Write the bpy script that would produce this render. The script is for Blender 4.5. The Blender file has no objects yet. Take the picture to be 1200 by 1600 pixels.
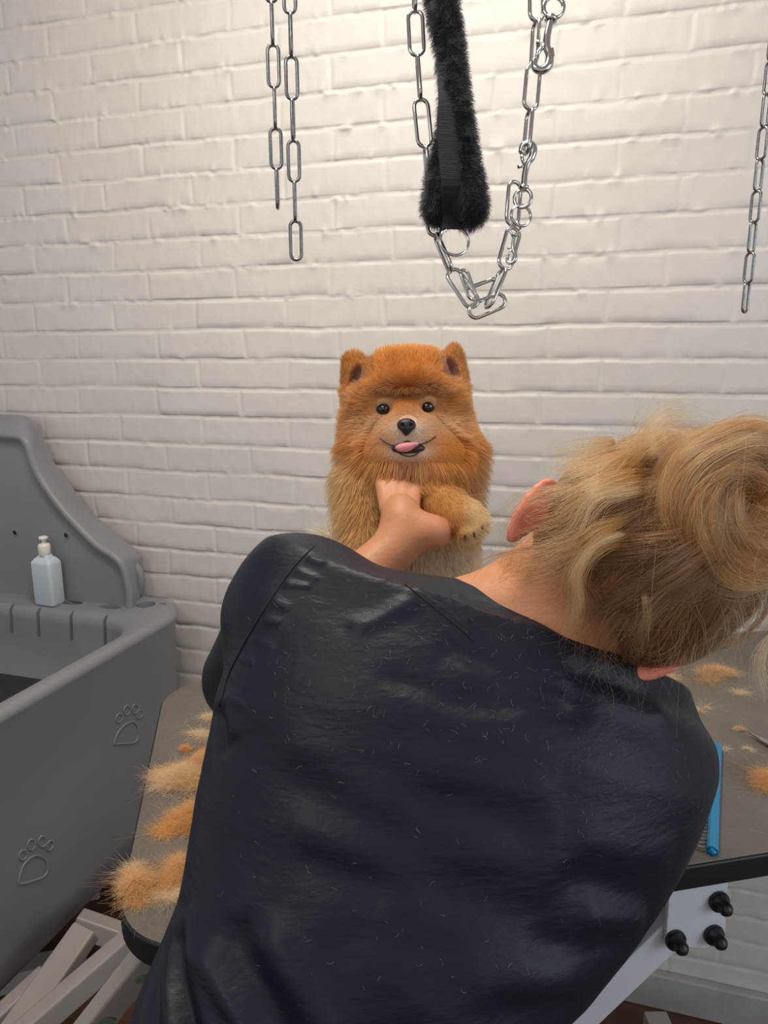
import bpy, bmesh, math, random
import numpy as np
from mathutils import Vector, Matrix
from mathutils.bvhtree import BVHTree

# ---------------------------------------------------------------- camera
scene = bpy.context.scene
col = scene.collection
PITCH = math.radians(12.3); F = 1100.0
CP, SP = math.cos(PITCH), math.sin(PITCH)
CAM = np.array([0.0, 0.0, 1.60])
camd = bpy.data.cameras.new('camera'); cam = bpy.data.objects.new('camera', camd); col.objects.link(cam)
cam.location = CAM; cam.rotation_euler = (math.pi/2 - PITCH, 0, 0)
camd.sensor_fit = 'VERTICAL'; camd.sensor_height = 36.0; camd.lens = F/1600*36
camd.clip_start = 0.02; camd.clip_end = 50
scene.camera = cam
# ---------------------------------------------------------------- light
vs = scene.view_settings
vs.view_transform = 'Standard'; vs.look = 'None'; vs.gamma = 1.0; vs.use_curve_mapping = False
vs.exposure = 0.04
world = bpy.data.worlds.new('world'); scene.world = world; world.use_nodes = True
bg = world.node_tree.nodes['Background']; bg.inputs[0].default_value = (0.94, 0.97, 1.0, 1); bg.inputs[1].default_value = 0.50
def area(name, loc, target, sx, sy, power, color):
    l = bpy.data.lights.new(name, 'AREA'); l.shape = 'RECTANGLE'; l.size = sx; l.size_y = sy
    l.energy = power; l.color = color
    o = bpy.data.objects.new(name, l); col.objects.link(o); o.location = loc
    o.rotation_euler = (Vector(target)-Vector(loc)).to_track_quat('-Z', 'Y').to_euler()
    return o
area('ceiling_panel_light', (-0.16, 0.80, 2.80), (-0.12, 1.15, 1.2), 0.6, 0.45, 21, (1.0, 0.92, 0.81))
area('window_light', (2.3, -0.9, 2.0), (0.3, 0.9, 1.2), 1.1, 1.2, 17, (0.80, 0.89, 1.0))
area('ceiling_strip_light', (-0.9, -0.8, 2.8), (0, 0.9, 1.1), 0.9, 0.4, 9, (1.0, 0.93, 0.85))

# ---------------------------------------------------------------- geometry helpers
def v_cam(x, y, d):            # camera-frame point (right, up, depth) -> world
    x, y, d = np.asarray(x, float), np.asarray(y, float), np.asarray(d, float)
    return np.stack([x+0*d, d*CP + y*SP, y*CP - d*SP + 0*x], -1)
def P(px, py, d):              # place of a point seen at (px,py) at depth d
    return CAM + v_cam((px-600)/F*d, (800-py)/F*d, d)
def D_(x, y, d):               # direction
    return v_cam(x, y, d)
def G(px, py, z):              # on the level plane z
    r = v_cam((px-600)/F, (800-py)/F, 1.0); return CAM + r*((z-CAM[2])/r[2])
WTH = math.radians(16.1); WD = 1.62
WN = np.array([math.sin(WTH), math.cos(WTH), 0.]); WR = np.array([math.cos(WTH), -math.sin(WTH), 0.])
def onwall(px, py, off=0.0):
    r = v_cam((px-600)/F, (800-py)/F, 1.0); p = CAM + r*((WD-off)/(r@WN)); return p, p@WR, p[2]
def wallp(s, z, off=0.0):
    s = np.asarray(s, float); z = np.asarray(z, float)
    p = s[..., None]*WR + (WD-off)*WN if np.ndim(off) == 0 else s[..., None]*WR + (WD-off)[..., None]*WN
    p = p.copy(); p[..., 2] = z; return p
rng = np.random.default_rng(7); random.seed(7)
def nrm(v): v = np.asarray(v, float); return v/np.maximum(np.linalg.norm(v, axis=-1, keepdims=True), 1e-9)

def _h(ix, iy, iz, s):
    n = (ix*374761393 + iy*668265263 + iz*2147483647 + s*974634777) & 0xffffffff
    n = ((n ^ (n >> 13))*1274126177) & 0xffffffff
    return ((n ^ (n >> 16)) & 0xffff)/65535.0
def noise(p, seed=0):          # value noise -1..1 on (...,3)
    p = np.asarray(p, float); f = np.floor(p); i = f.astype(np.int64); u = p-f; u = u*u*(3-2*u)
    r = 0
    for a in (0, 1):
        for b in (0, 1):
            for c in (0, 1):
                w = (u[..., 0] if a else 1-u[..., 0])*(u[..., 1] if b else 1-u[..., 1])*(u[..., 2] if c else 1-u[..., 2])
                r = r + w*_h(i[..., 0]+a, i[..., 1]+b, i[..., 2]+c, seed)
    return r*2-1
def vnoise(p, seed=0): return np.stack([noise(p, seed+k*17) for k in range(3)], -1)
def sm(a, b, x): t = np.clip((x-a)/(b-a), 0, 1); return t*t*(3-2*t)

# ---------------------------------------------------------------- objects
def tag(o, label=None, cat=None, group=None, kind=None):
    if label: o['label'] = label
    if cat: o['category'] = cat
    if group: o['group'] = group
    if kind: o['kind'] = kind
    return o
def empty(name, loc, label=None, cat=None, group=None):
    o = bpy.data.objects.new(name, None); o.empty_display_size = 0.05; col.objects.link(o); o.location = tuple(loc)
    return tag(o, label, cat, group)
def link(name, data, parent=None):
    o = bpy.data.objects.new(name, data); col.objects.link(o)
    if parent is not None:
        o.parent = parent
        if parent.type == 'EMPTY': o.matrix_parent_inverse = Matrix.Translation(parent.location).inverted()
    return o
def mesh_np(name, V, Fc, mat, parent=None, smooth=True, colors=None, origin=None):
    me = bpy.data.meshes.new(name)
    V = np.asarray(V, float)
    me.from_pydata(V.tolist(), [], Fc if isinstance(Fc, list) else Fc.tolist()); me.update()
    if smooth: me.polygons.foreach_set('use_smooth', [True]*len(me.polygons))
    if colors is not None:
        at = me.color_attributes.new('tint', 'FLOAT_COLOR', 'POINT')
        c = np.ones((len(V), 4)); c[:, :3] = colors; at.data.foreach_set('color', c.ravel())
    me.materials.append(mat)
    return link(name, me, parent)
def from_bm(name, bm, mat, parent=None, smooth=True, bevel=0, seg=2, sub=0):
    bmesh.ops.recalc_face_normals(bm, faces=bm.faces[:])
    me = bpy.data.meshes.new(name); bm.to_mesh(me); bm.free()
    if smooth: me.polygons.foreach_set('use_smooth', [True]*len(me.polygons))
    me.materials.append(mat); o = link(name, me, parent)
    if bevel:
        m = o.modifiers.new('bevel', 'BEVEL'); m.width = bevel; m.segments = seg; m.limit_method = 'ANGLE'; m.angle_limit = 0.6
        m.harden_normals = False
        w = o.modifiers.new('wn', 'WEIGHTED_NORMAL'); w.keep_sharp = True
    if sub: m = o.modifiers.new('sub', 'SUBSURF'); m.levels = m.render_levels = sub
    return o
def box_bm(bm, c, ax, ay, az):     # centre and half-extent vectors
    c, ax, ay, az = [np.asarray(q, float) for q in (c, ax, ay, az)]
    vs_ = [bm.verts.new(c+i*ax+j*ay+k*az) for i in (-1, 1) for j in (-1, 1) for k in (-1, 1)]
    for f in ((0, 1, 3, 2), (4, 6, 7, 5), (0, 4, 5, 1), (2, 3, 7, 6), (0, 2, 6, 4), (1, 5, 7, 3)): bm.faces.new([vs_[q] for q in f])
def bar_bm(bm, a, b, w, t, side):  # rectangular bar from a to b; side = width direction hint
    a, b = np.asarray(a, float), np.asarray(b, float); u = nrm(b-a); s = np.asarray(side, float); s = nrm(s-u*(s@u)); n = np.cross(u, s)
    box_bm(bm, (a+b)/2, (b-a)/2, s*w/2, n*t/2)
def tube(pts, rad, n=10, closed=False, cap=True):   # -> V, F
    pts = np.asarray(pts, float); m = len(pts); rad = np.broadcast_to(np.asarray(rad, float), (m,))
    T = nrm(np.roll(pts, -1, 0)-np.roll(pts, 1, 0)) if closed else nrm(np.gradient(pts, axis=0))
    ref = np.array([0, 0, 1.]) if abs(T[0][2]) < .9 else np.array([1., 0, 0])
    N = [nrm(np.cross(np.cross(T[0], ref), T[0]))]
    for i in range(1, m):
        v = N[-1]-T[i]*(N[-1]@T[i]); N.append(nrm(v))
    N = np.array(N); B = np.cross(T, N)
    a = np.linspace(0, 2*math.pi, n, endpoint=False)
    V = (pts[:, None]+rad[:, None, None]*(np.cos(a)[None, :, None]*N[:, None]+np.sin(a)[None, :, None]*B[:, None])).reshape(-1, 3)
    Fc = []
    for i in range(m if closed else m-1):
        j = (i+1) % m
        for k in range(n):
            l = (k+1) % n; Fc.append([i*n+k, i*n+l, j*n+l, j*n+k])
    if not closed and cap:
        Fc.append(list(range(n))[::-1]); Fc.append([(m-1)*n+k for k in range(n)])
    return V, Fc
def join(parts):
    V, Fc, o = [], [], 0
    for v, f in parts:
        V.append(np.asarray(v)); Fc += [[q+o for q in g] for g in f]; o += len(v)
    return np.concatenate(V), Fc
def lathe(prof, n=32, sq=None):    # prof: list of (r,z) -> V,F about z ; caps by zero radius rows
    V, Fc = [], []; m = len(prof)
    for r, z in prof:
        for k in range(n):
            a = 2*math.pi*k/n; x, y = math.cos(a), math.sin(a)
            if sq: e = 2/sq; x = math.copysign(abs(x)**e, x); y = math.copysign(abs(y)**e, y)
            V.append((r*x, r*y, z))
    for i in range(m-1):
        for k in range(n): l = (k+1) % n; Fc.append([i*n+k, i*n+l, (i+1)*n+l, (i+1)*n+k])
    Fc.append(list(range(n))[::-1]); Fc.append([(m-1)*n+k for k in range(n)])
    return np.array(V), Fc
def catmull(pts, n):
    pts = np.asarray(pts, float); m = len(pts); t = np.linspace(0, m-1, n); i = np.clip(t.astype(int), 0, m-2); u = (t-i)[:, None]
    p1 = pts[i]; p2 = pts[i+1]; p0 = pts[np.maximum(i-1, 0)]; p3 = pts[np.minimum(i+2, m-1)]
    return .5*((2*p1)+(-p0+p2)*u+(2*p0-5*p1+4*p2-p3)*u*u+(-p0+3*p1-3*p2+p3)*u**3)
def round_poly(pts, radii, n=8):
    pts = [np.asarray(p, float) for p in pts]; m = len(pts); out = []
    for i in range(m):
        a, b, c = pts[i-1], pts[i], pts[(i+1) % m]; r = radii[i]; u, w = nrm(a-b), nrm(c-b)
        ang = math.acos(max(-1, min(1, float(u@w)))); d = r/math.tan(ang/2); cen = b+nrm(u+w)*r/math.sin(ang/2)
        s, e = b+u*d, b+w*d
        a0 = math.atan2(*(s-cen)[::-1]); a1 = math.atan2(*(e-cen)[::-1]); da = (a1-a0+math.pi) % (2*math.pi)-math.pi
        for k in range(n): t = a0+da*k/(n-1); out.append(cen+r*np.array([math.cos(t), math.sin(t)]))
    return np.array(out)
def inset(pts, ds):                # inset polygon edges (ccw) by ds[i] for edge i->i+1
    m = len(pts); L = []
    for i in range(m):
        a, b = np.asarray(pts[i], float), np.asarray(pts[(i+1) % m], float); u = nrm(b-a); n = np.array([-u[1], u[0]]); L.append((a+n*ds[i], u))
    out = []
    for i in range(m):
        (a, u), (b, w) = L[i-1], L[i]; M = np.array([u, -w]).T; t = np.linalg.solve(M, b-a); out.append(a+u*t[0])
    return out
def boolean(o, cutters):
    for c in cutters:
        m = o.modifiers.new('cut', 'BOOLEAN'); m.object = c; m.operation = 'DIFFERENCE'; m.solver = 'EXACT'
    dg = bpy.context.evaluated_depsgraph_get(); dg.update()
    me = bpy.data.meshes.new_from_object(o.evaluated_get(dg)); o.modifiers.clear(); old = o.data; o.data = me
    for c in cutters: bpy.data.objects.remove(c)
    return o

# signed distance fields
def s_caps(a, b, ra, rb):
    a, b = np.asarray(a, float), np.asarray(b, float); ba = b-a; L = ba@ba
    def f(p):
        t = np.clip(((p-a)@ba)/L, 0, 1); return np.linalg.norm(p-a-t[..., None]*ba, axis=-1)-(ra+(rb-ra)*t)
    return f
def s_ell(c, r, R=None):           # R rows = axes
    c = np.asarray(c, float); r = np.asarray(r, float)
    def f(p):
        q = p-c
        if R is not None: q = q@np.asarray(R).T
        k0 = np.linalg.norm(q/r, axis=-1); k1 = np.linalg.norm(q/(r*r), axis=-1); return k0*(k0-1)/np.maximum(k1, 1e-6)
    return f
def smin(a, b, k):
    h = np.clip(.5+.5*(b-a)/k, 0, 1); return b*(1-h)+a*h-k*h*(1-h)
def s_union(items):                # items: (sdf, k)
    def f(p):
        d = items[0][0](p)
        for g, k in items[1:]:
            if k >= 0: d = smin(d, g(p), k)
            else: d = -smin(-d, g(p), -k)
        return d
    return f
def signch(C):
    S = C < 0; m = np.zeros_like(S)
    for i in range(3):
        s0 = [slice(None)]*3; s1 = [slice(None)]*3; s0[i] = slice(1, None); s1[i] = slice(None, -1)
        d = S[tuple(s0)] != S[tuple(s1)]; m[tuple(s0)] |= d; m[tuple(s1)] |= d
    k = m.copy()
    for i in range(3):
        s0 = [slice(None)]*3; s1 = [slice(None)]*3; s0[i] = slice(1, None); s1[i] = slice(None, -1)
        q = k.copy(); q[tuple(s0)] |= k[tuple(s1)]; q[tuple(s1)] |= k[tuple(s0)]; k = q
    return k
def nets(f, lo, hi, h, coarse=4):
    lo, hi = np.asarray(lo, float), np.asarray(hi, float)
    n = (np.ceil((hi-lo)/h/coarse).astype(int)+1)*coarse+1
    ax = [lo[i]+np.arange(n[i])*h for i in range(3)]
    g = np.stack(np.meshgrid(*[a[::coarse] for a in ax], indexing='ij'), -1)
    C = f(g.reshape(-1, 3)).reshape(g.shape[:3])
    V = C
    for i in range(3): V = np.repeat(V, coarse, axis=i)
    V = V[:n[0], :n[1], :n[2]].copy()
    def dil(m):
        for i in range(3):
            q = m.copy(); s0 = [slice(None)]*3; s1 = [slice(None)]*3; s0[i] = slice(1, None); s1[i] = slice(None, -1)
            q[tuple(s0)] |= m[tuple(s1)]; q[tuple(s1)] |= m[tuple(s0)]; m = q
        return m
    near = dil(np.abs(C) < h*coarse*1.3) | signch(C)
    for i in range(3): near = np.repeat(near, coarse, axis=i)
    near = near[:n[0], :n[1], :n[2]]
    ii = np.argwhere(near); out = np.empty(len(ii))
    for s in range(0, len(ii), 400000):
        q = ii[s:s+400000]; out[s:s+400000] = f(lo+q*h)
    V[near] = out
    cnt = np.zeros(np.array(V.shape)-1); acc = np.zeros(cnt.shape+(3,))
    S = V < 0
    for axis in range(3):
        o = [q for q in range(3) if q != axis]
        for a in (0, 1):
            for b in (0, 1):
                off = np.zeros(3); off[o[0]] = a; off[o[1]] = b
                sl0 = [None]*3; sl1 = [None]*3
                for q in range(3):
                    if q == axis: sl0[q] = slice(0, -1); sl1[q] = slice(1, None)
                    else: k = int(off[q]); sl0[q] = sl1[q] = slice(k, V.shape[q]-1+k)
                v0, v1 = V[tuple(sl0)], V[tuple(sl1)]; m = (v0 < 0) != (v1 < 0)
                t = v0[m]/(v0[m]-v1[m]); pos = np.tile(off, (len(t), 1)); pos[:, axis] = t
                acc[m] += pos; cnt[m] += 1
    act = cnt > 0; idx = -np.ones(cnt.shape, int); idx[act] = np.arange(act.sum())
    cells = np.argwhere(act); verts = lo+(cells+acc[act]/cnt[act][:, None])*h
    faces = []
    for axis in range(3):
        b_, c_ = (axis+1) % 3, (axis+2) % 3
        s0 = [slice(None)]*3; s1 = [slice(None)]*3; s0[axis] = slice(0, -1); s1[axis] = slice(1, None)
        m = S[tuple(s0)] != S[tuple(s1)]; e = np.argwhere(m); e = e[(e[:, b_] > 0) & (e[:, c_] > 0) & (e[:, b_] < cnt.shape[b_]) & (e[:, c_] < cnt.shape[c_])]
        inn = S[tuple(s0)][tuple(e.T)]
        def cell(db, dc): q = e.copy(); q[:, b_] += db; q[:, c_] += dc; return idx[tuple(q.T)]
        Q = np.stack([cell(-1, -1), cell(0, -1), cell(0, 0), cell(-1, 0)], 1); Q[~inn] = Q[~inn][:, ::-1]; faces.append(Q)
    Fq = np.concatenate(faces); Fq = Fq[(Fq >= 0).all(1)]
    return verts, Fq
def normals(V, Fq):
    Fq = np.asarray(Fq); n = np.cross(V[Fq[:, 2]]-V[Fq[:, 0]], V[Fq[:, 3]]-V[Fq[:, 1]]); N = np.zeros_like(V)
    for k in range(4): np.add.at(N, Fq[:, k], n)
    return nrm(N)
def relax(V, Fq, it, lam=.5, mask=None):
    Fq = np.asarray(Fq); E = np.concatenate([Fq[:, [0, 1]], Fq[:, [1, 2]], Fq[:, [2, 3]], Fq[:, [3, 0]]])
    for _ in range(it):
        A = np.zeros_like(V); c = np.zeros(len(V)); np.add.at(A, E[:, 0], V[E[:, 1]]); np.add.at(c, E[:, 0], 1); np.add.at(A, E[:, 1], V[E[:, 0]]); np.add.at(c, E[:, 1], 1)
        d = A/c[:, None]-V; V = V+lam*d*(1 if mask is None else mask[:, None])
    return V
def sample(V, Fq, n, w=None):      # random surface points -> pos, normal
    Fq = np.asarray(Fq); a, b, c, d = [V[Fq[:, k]] for k in range(4)]
    nn = np.cross(c-a, d-b); ar = np.linalg.norm(nn, axis=1)/2
    if w is not None: ar = ar*w((a+b+c+d)/4)
    i = rng.choice(len(Fq), n, p=ar/ar.sum()); u, v = rng.random((2, n, 1))
    VN = normals(V, Fq)
    bl = lambda X: (1-u)*(1-v)*X[Fq[i, 0]]+u*(1-v)*X[Fq[i, 1]]+u*v*X[Fq[i, 2]]+(1-u)*v*X[Fq[i, 3]]
    return bl(V), nrm(bl(VN))
def hair(name, pts, radius, colors, mat, parent=None, tip=.15):   # pts (n,k,3)
    n, k, _ = pts.shape; cu = bpy.data.hair_curves.new(name); cu.add_curves([k]*n)
    off = np.zeros(3)
    cu.attributes['position'].data.foreach_set('vector', (pts-off).reshape(-1).astype(np.float32))
    r = cu.attributes.get('radius') or cu.attributes.new('radius', 'FLOAT', 'POINT')
    t = np.linspace(0, 1, k); rr = (np.asarray(radius).reshape(-1, 1)*np.ones((n, 1)))*(1-(1-tip)*t**1.5)
    r.data.foreach_set('value', rr.reshape(-1).astype(np.float32))
    c = cu.attributes.new('tint', 'FLOAT_COLOR', 'POINT')
    cc = np.ones((n, k, 4)); cc[..., :3] = colors if np.ndim(colors) == 3 else np.asarray(colors)[:, None, :]
    c.data.foreach_set('color', cc.reshape(-1).astype(np.float32))
    cu.materials.append(mat)
    return link(name, cu, parent)
def bvh(V, Fq): return BVHTree.FromPolygons([tuple(v) for v in V], [tuple(int(i) for i in f) for f in Fq])
def look(tree, px, py):            # first surface point along the sight line through a photo point
    d = nrm(v_cam((px-600)/F, (800-py)/F, 1.0)); h = tree.ray_cast(Vector(CAM), Vector(d))
    return (np.array(h[0]), np.array(h[1])) if h[0] is not None else (None, None)

# ---------------------------------------------------------------- materials
def mat(name, color, rough=.5, metal=0., spec=.5, bump=None, var=None, sheen=0, coat=0, sss=0, attr=None, trans=0, alpha=1):
    m = bpy.data.materials.new(name); m.use_nodes = True; nt = m.node_tree; b = nt.nodes['Principled BSDF']
    b.inputs['Base Color'].default_value = (*color, 1); b.inputs['Roughness'].default_value = rough; b.inputs['Metallic'].default_value = metal
    b.inputs['Specular IOR Level'].default_value = spec
    if sheen: b.inputs['Sheen Weight'].default_value = sheen; b.inputs['Sheen Roughness'].default_value = .5
    if coat: b.inputs['Coat Weight'].default_value = coat; b.inputs['Coat Roughness'].default_value = .15
    if sss: b.inputs['Subsurface Weight'].default_value = sss; b.inputs['Subsurface Radius'].default_value = (1, .35, .2); b.inputs['Subsurface Scale'].default_value = .006
    if trans: b.inputs['Transmission Weight'].default_value = trans
    if alpha < 1: b.inputs['Alpha'].default_value = alpha
    tc = nt.nodes.new('ShaderNodeTexCoord')
    src = None
    if attr:
        a = nt.nodes.new('ShaderNodeAttribute'); a.attribute_name = attr; src = a.outputs['Color']
    if var:                        # (scale, amount[, stretch])
        n = nt.nodes.new('ShaderNodeTexNoise'); n.inputs['Scale'].default_value = var[0]; n.inputs['Detail'].default_value = 5
        mp = nt.nodes.new('ShaderNodeMapping'); mp.inputs['Scale'].default_value = var[2] if len(var) > 2 else (1, 1, 1)
        nt.links.new(tc.outputs['Object'], mp.inputs[0]); nt.links.new(mp.outputs[0], n.inputs['Vector'])
        r = nt.nodes.new('ShaderNodeMapRange'); r.inputs[1].default_value = .3; r.inputs[2].default_value = .7; r.inputs[3].default_value = 1-var[1]; r.inputs[4].default_value = 1+var[1]
        nt.links.new(n.outputs['Fac'], r.inputs[0])
        x = nt.nodes.new('ShaderNodeVectorMath'); x.operation = 'SCALE'; nt.links.new(r.outputs[0], x.inputs['Scale'])
        if src is not None: nt.links.new(src, x.inputs[0])
        else: x.inputs[0].default_value = color
        src = x.outputs[0]
    if src is not None: nt.links.new(src, b.inputs['Base Color'])
    prev = None
    for (sc, st, *stretch) in (bump or []):
        n = nt.nodes.new('ShaderNodeTexNoise'); n.inputs['Scale'].default_value = sc; n.inputs['Detail'].default_value = 4
        mp = nt.nodes.new('ShaderNodeMapping'); mp.inputs['Scale'].default_value = stretch[0] if stretch else (1, 1, 1)
        if len(stretch) > 1: mp.inputs['Rotation'].default_value = stretch[1]
        nt.links.new(tc.outputs['Object'], mp.inputs[0]); nt.links.new(mp.outputs[0], n.inputs['Vector'])
        bp = nt.nodes.new('ShaderNodeBump'); bp.inputs['Strength'].default_value = 1; bp.inputs['Distance'].default_value = st
        nt.links.new(n.outputs['Fac'], bp.inputs['Height'])
        if prev is not None: nt.links.new(prev, bp.inputs['Normal'])
        prev = bp.outputs[0]
    if prev is not None: nt.links.new(prev, b.inputs['Normal'])
    return m
def hair_mat(name, rough=.35, radial=.4, mixd=.35):
    m = bpy.data.materials.new(name); m.use_nodes = True; nt = m.node_tree; nt.nodes.clear()
    out = nt.nodes.new('ShaderNodeOutputMaterial'); a = nt.nodes.new('ShaderNodeAttribute'); a.attribute_name = 'tint'
    h = nt.nodes.new('ShaderNodeBsdfHairPrincipled'); h.parametrization = 'COLOR'
    h.inputs['Roughness'].default_value = rough; h.inputs['Radial Roughness'].default_value = radial; h.inputs['Random Roughness'].default_value = .2
    nt.links.new(a.outputs['Color'], h.inputs['Color'])
    d = nt.nodes.new('ShaderNodeBsdfDiffuse'); nt.links.new(a.outputs['Color'], d.inputs['Color'])
    mx = nt.nodes.new('ShaderNodeMixShader'); mx.inputs[0].default_value = mixd
    nt.links.new(h.outputs[0], mx.inputs[1]); nt.links.new(d.outputs[0], mx.inputs[2]); nt.links.new(mx.outputs[0], out.inputs[0])
    return m
M_wall = mat('white_paint', (.665, .632, .592), .5, bump=[(45, .0006), (260, .0002)], var=(2.2, .03))
M_floor = mat('brown_floor', (.10, .048, .026), .5, var=(5, .3, (1, 9, 1)), bump=[(8, .001, (1, 9, 1))])
M_base = mat('baseboard_paint', (.44, .40, .38), .5, var=(20, .1), bump=[(40, .001)])
M_tub = mat('grey_plastic', (.245, .245, .262), .42, bump=[(300, .00015)], var=(6, .04))
M_tubdark = mat('dark_mat_rubber', (.03, .028, .03), .8, bump=[(220, .003)])
M_hole = mat('hole_shade_black', (.012, .012, .014), .7)  # near-black paint for the shade inside open holes
M_cream = mat('cream_steel', (.36, .325, .30), .38, var=(15, .05))
M_white = mat('white_steel', (.66, .69, .73), .35)
M_black = mat('black_plastic', (.012, .012, .014), .38)
M_edge = mat('black_rubber_edge', (.008, .008, .012), .45)
M_chrome = mat('chrome', (.62, .62, .62), .16, 1.)
M_chromed = mat('worn_steel', (.30, .30, .31), .28, 1., var=(300, .25))
M_brass = mat('brass', (.42, .2, .09), .3, 1.)
M_web = mat('black_webbing', (.019, .019, .024), .85, spec=.25, bump=[(90, .0012, (1, 1, 12))])
M_flc = mat('black_fleece', (.008, .008, .011), .9)
M_fleece = hair_mat('black_fleece_pile', .5, .6, .5)
M_hair = hair_mat('human_hair', .28, .35, .3)
M_fur = hair_mat('dog_fur', .5, .6, .62)
M_bottle = mat('translucent_plastic', (.62, .70, .77), .35, sss=.3, coat=.2)
M_cap = mat('white_cap', (.83, .82, .78), .35)
M_blue = mat('blue_anodised', (.0, .26, .55), .25, .35, coat=.4)
M_steel = mat('brushed_steel', (.55, .52, .5), .25, 1.)
M_skin = mat('skin', (.66, .30, .17), .5, attr='tint', sss=.03, bump=[(180, .0005), (60, .0006)], var=(30, .06))
M_shirt = mat('navy_satin', (.0082, .0108, .0210), .46, spec=.27, bump=[(26, .0013, (1, 1, 3.2), (0, .3, 0)), (90, .0005, (1, 1, 2.4), (0, .3, 0)), (900, .00010)])
M_thread = mat('seam_thread', (.006, .006, .010), .7)
M_trouser = mat('black_trousers', (.010, .010, .014), .75, bump=[(60, .002)])
M_shoe = mat('black_shoe', (.012, .012, .012), .5)
M_skindog = mat('dog_undercoat', (.5, .3, .1), .9, attr='tint')
M_eye = mat('eye_black', (.010, .006, .005), .06, coat=1)
M_nose = mat('dog_nose', (.018, .017, .02), .32, bump=[(500, .0008)])
M_lip = mat('dog_lip', (.035, .02, .022), .4)
M_tongue = mat('tongue', (.72, .26, .31), .38, sss=.2, bump=[(500, .0006)])
M_capm = mat('hair_base', (.20, .12, .07), .8, attr='tint')

def table_mat():
    m = mat('ribbed_rubber', (.205, .178, .148), .52, bump=[(420, .0012, (1, 3, 1), (0, 0, .2)), (40, .001)], var=(7, .13))
    return m
M_table = table_mat()

# ================================================================ SETTING
def build_wall():
    c = .0724; L = .2445
    _, _, z0 = onwall(1000, 562); _, s0, _ = onwall(1048, 480); _, s1, _ = onwall(956, 420)
    half = (s1-s0) % L
    u = np.concatenate([np.linspace(0, .1, 5), np.linspace(.1, .85, 5)[1:], np.linspace(.85, 1, 5)[1:-1]])
    rows = range(-23, 16)
    Z = np.concatenate([z0+c*(r+u) for r in rows]); Z = Z[(Z > .0) & (Z < 2.6)]; Z = np.concatenate([[0.], Z, [2.6]])
    S = np.arange(-1.9, 1.25, .0042)
    s, z = np.meshgrid(S, Z, indexing='ij'); q = np.stack([s, z, 0*s], -1)
    wob = noise(q*[5, 9, 1], 3)*.0028+noise(q*[22, 30, 1], 5)*.0016
    wobs = noise(q*[4, 12, 1], 9)*.004+noise(q*[40, 30, 1], 11)*.0018
    zz = (z-z0+wob)/c; r = np.floor(zz).astype(int); fz = (zz-r)*c
    sh = np.where(r % 2 == 0, 0., half); rj = _h(r, r*0+3, r*0, 5)*.03-.015
    ss = (s-s0-sh+rj+wobs)/L; b = np.floor(ss).astype(int); fs = (ss-b)*L
    rough = sm(1.55, 1.95, z)*.5+.5*sm(.2, .7, s)*sm(1.2, 1.6, z)+.25
    jw = .0042
    dz = np.minimum(fz, c-fz); ds = np.minimum(fs, L-fs)
    e = np.minimum(sm(jw*.5, jw*1.9, dz), .2+.8*sm(jw*.4, jw*1.5, ds))
    tilt = (_h(r, b, b*0, 1)-.5)*.0016+(_h(r, b, b*0, 2)-.5)*.0024*(fz/c-.5)+(_h(r, b, b*0, 4)-.5)*.002*(fs/L-.5)
    H = -.0023*(1-e)+tilt*e
    H += .0012*noise(q*[14, 60, 1], 21)*(1-e)*(.5+rough)
    # blobs of old paint and mortar that stand proud of the joints
    bl = noise(q*[38, 70, 1], 31)*.6+noise(q*[90, 110, 1], 33)*.4
    H += np.clip(bl-.12, 0, 1)*.0085*rough*np.exp(-((dz-.002)/.009)**2)
    H += noise(q*[7, 11, 1], 41)*.0008
    H += .0006*noise(q*[60, 60, 1], 43)
    V = wallp(s.ravel(), z.ravel(), H.ravel()); nx, nz = s.shape
    i = np.arange(nx-1)[:, None]*nz+np.arange(nz-1)[None]; Fq = np.stack([i, i+nz, i+nz+1, i+1], -1).reshape(-1, 4)
    o = mesh_np('wall_back', V, Fq, M_wall); tag(o, 'white painted brick wall behind the dog', kind='structure')
    return o
build_wall()
# plain continuation of the wall, floor
bm = bmesh.new()
box_bm(bm, WN*(WD+.06)+np.array([0, 0, 1.5])-WR*0, WR*4, WN*.05, (0, 0, 1.5)); tag(from_bm('wall_core', bm, M_wall, smooth=False), kind='structure')
bm = bmesh.new(); box_bm(bm, (0, .2, -.02), (4, 0, 0), (0, 3.2, 0), (0, 0, .02)); tag(from_bm('floor', bm, M_floor, smooth=False), kind='structure')
bm = bmesh.new(); box_bm(bm, WN*(WD-.012)+np.array([0, 0, .05]), WR*3, WN*.012, (0, 0, .05)); tag(from_bm('baseboard_back', bm, M_base, bevel=.006), kind='structure')

bm = bmesh.new(); box_bm(bm, (0, .2, 3.07), (4, 0, 0), (0, 3.2, 0), (0, 0, .02)); tag(from_bm('ceiling', bm, M_wall, smooth=False), kind='structure')

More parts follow.
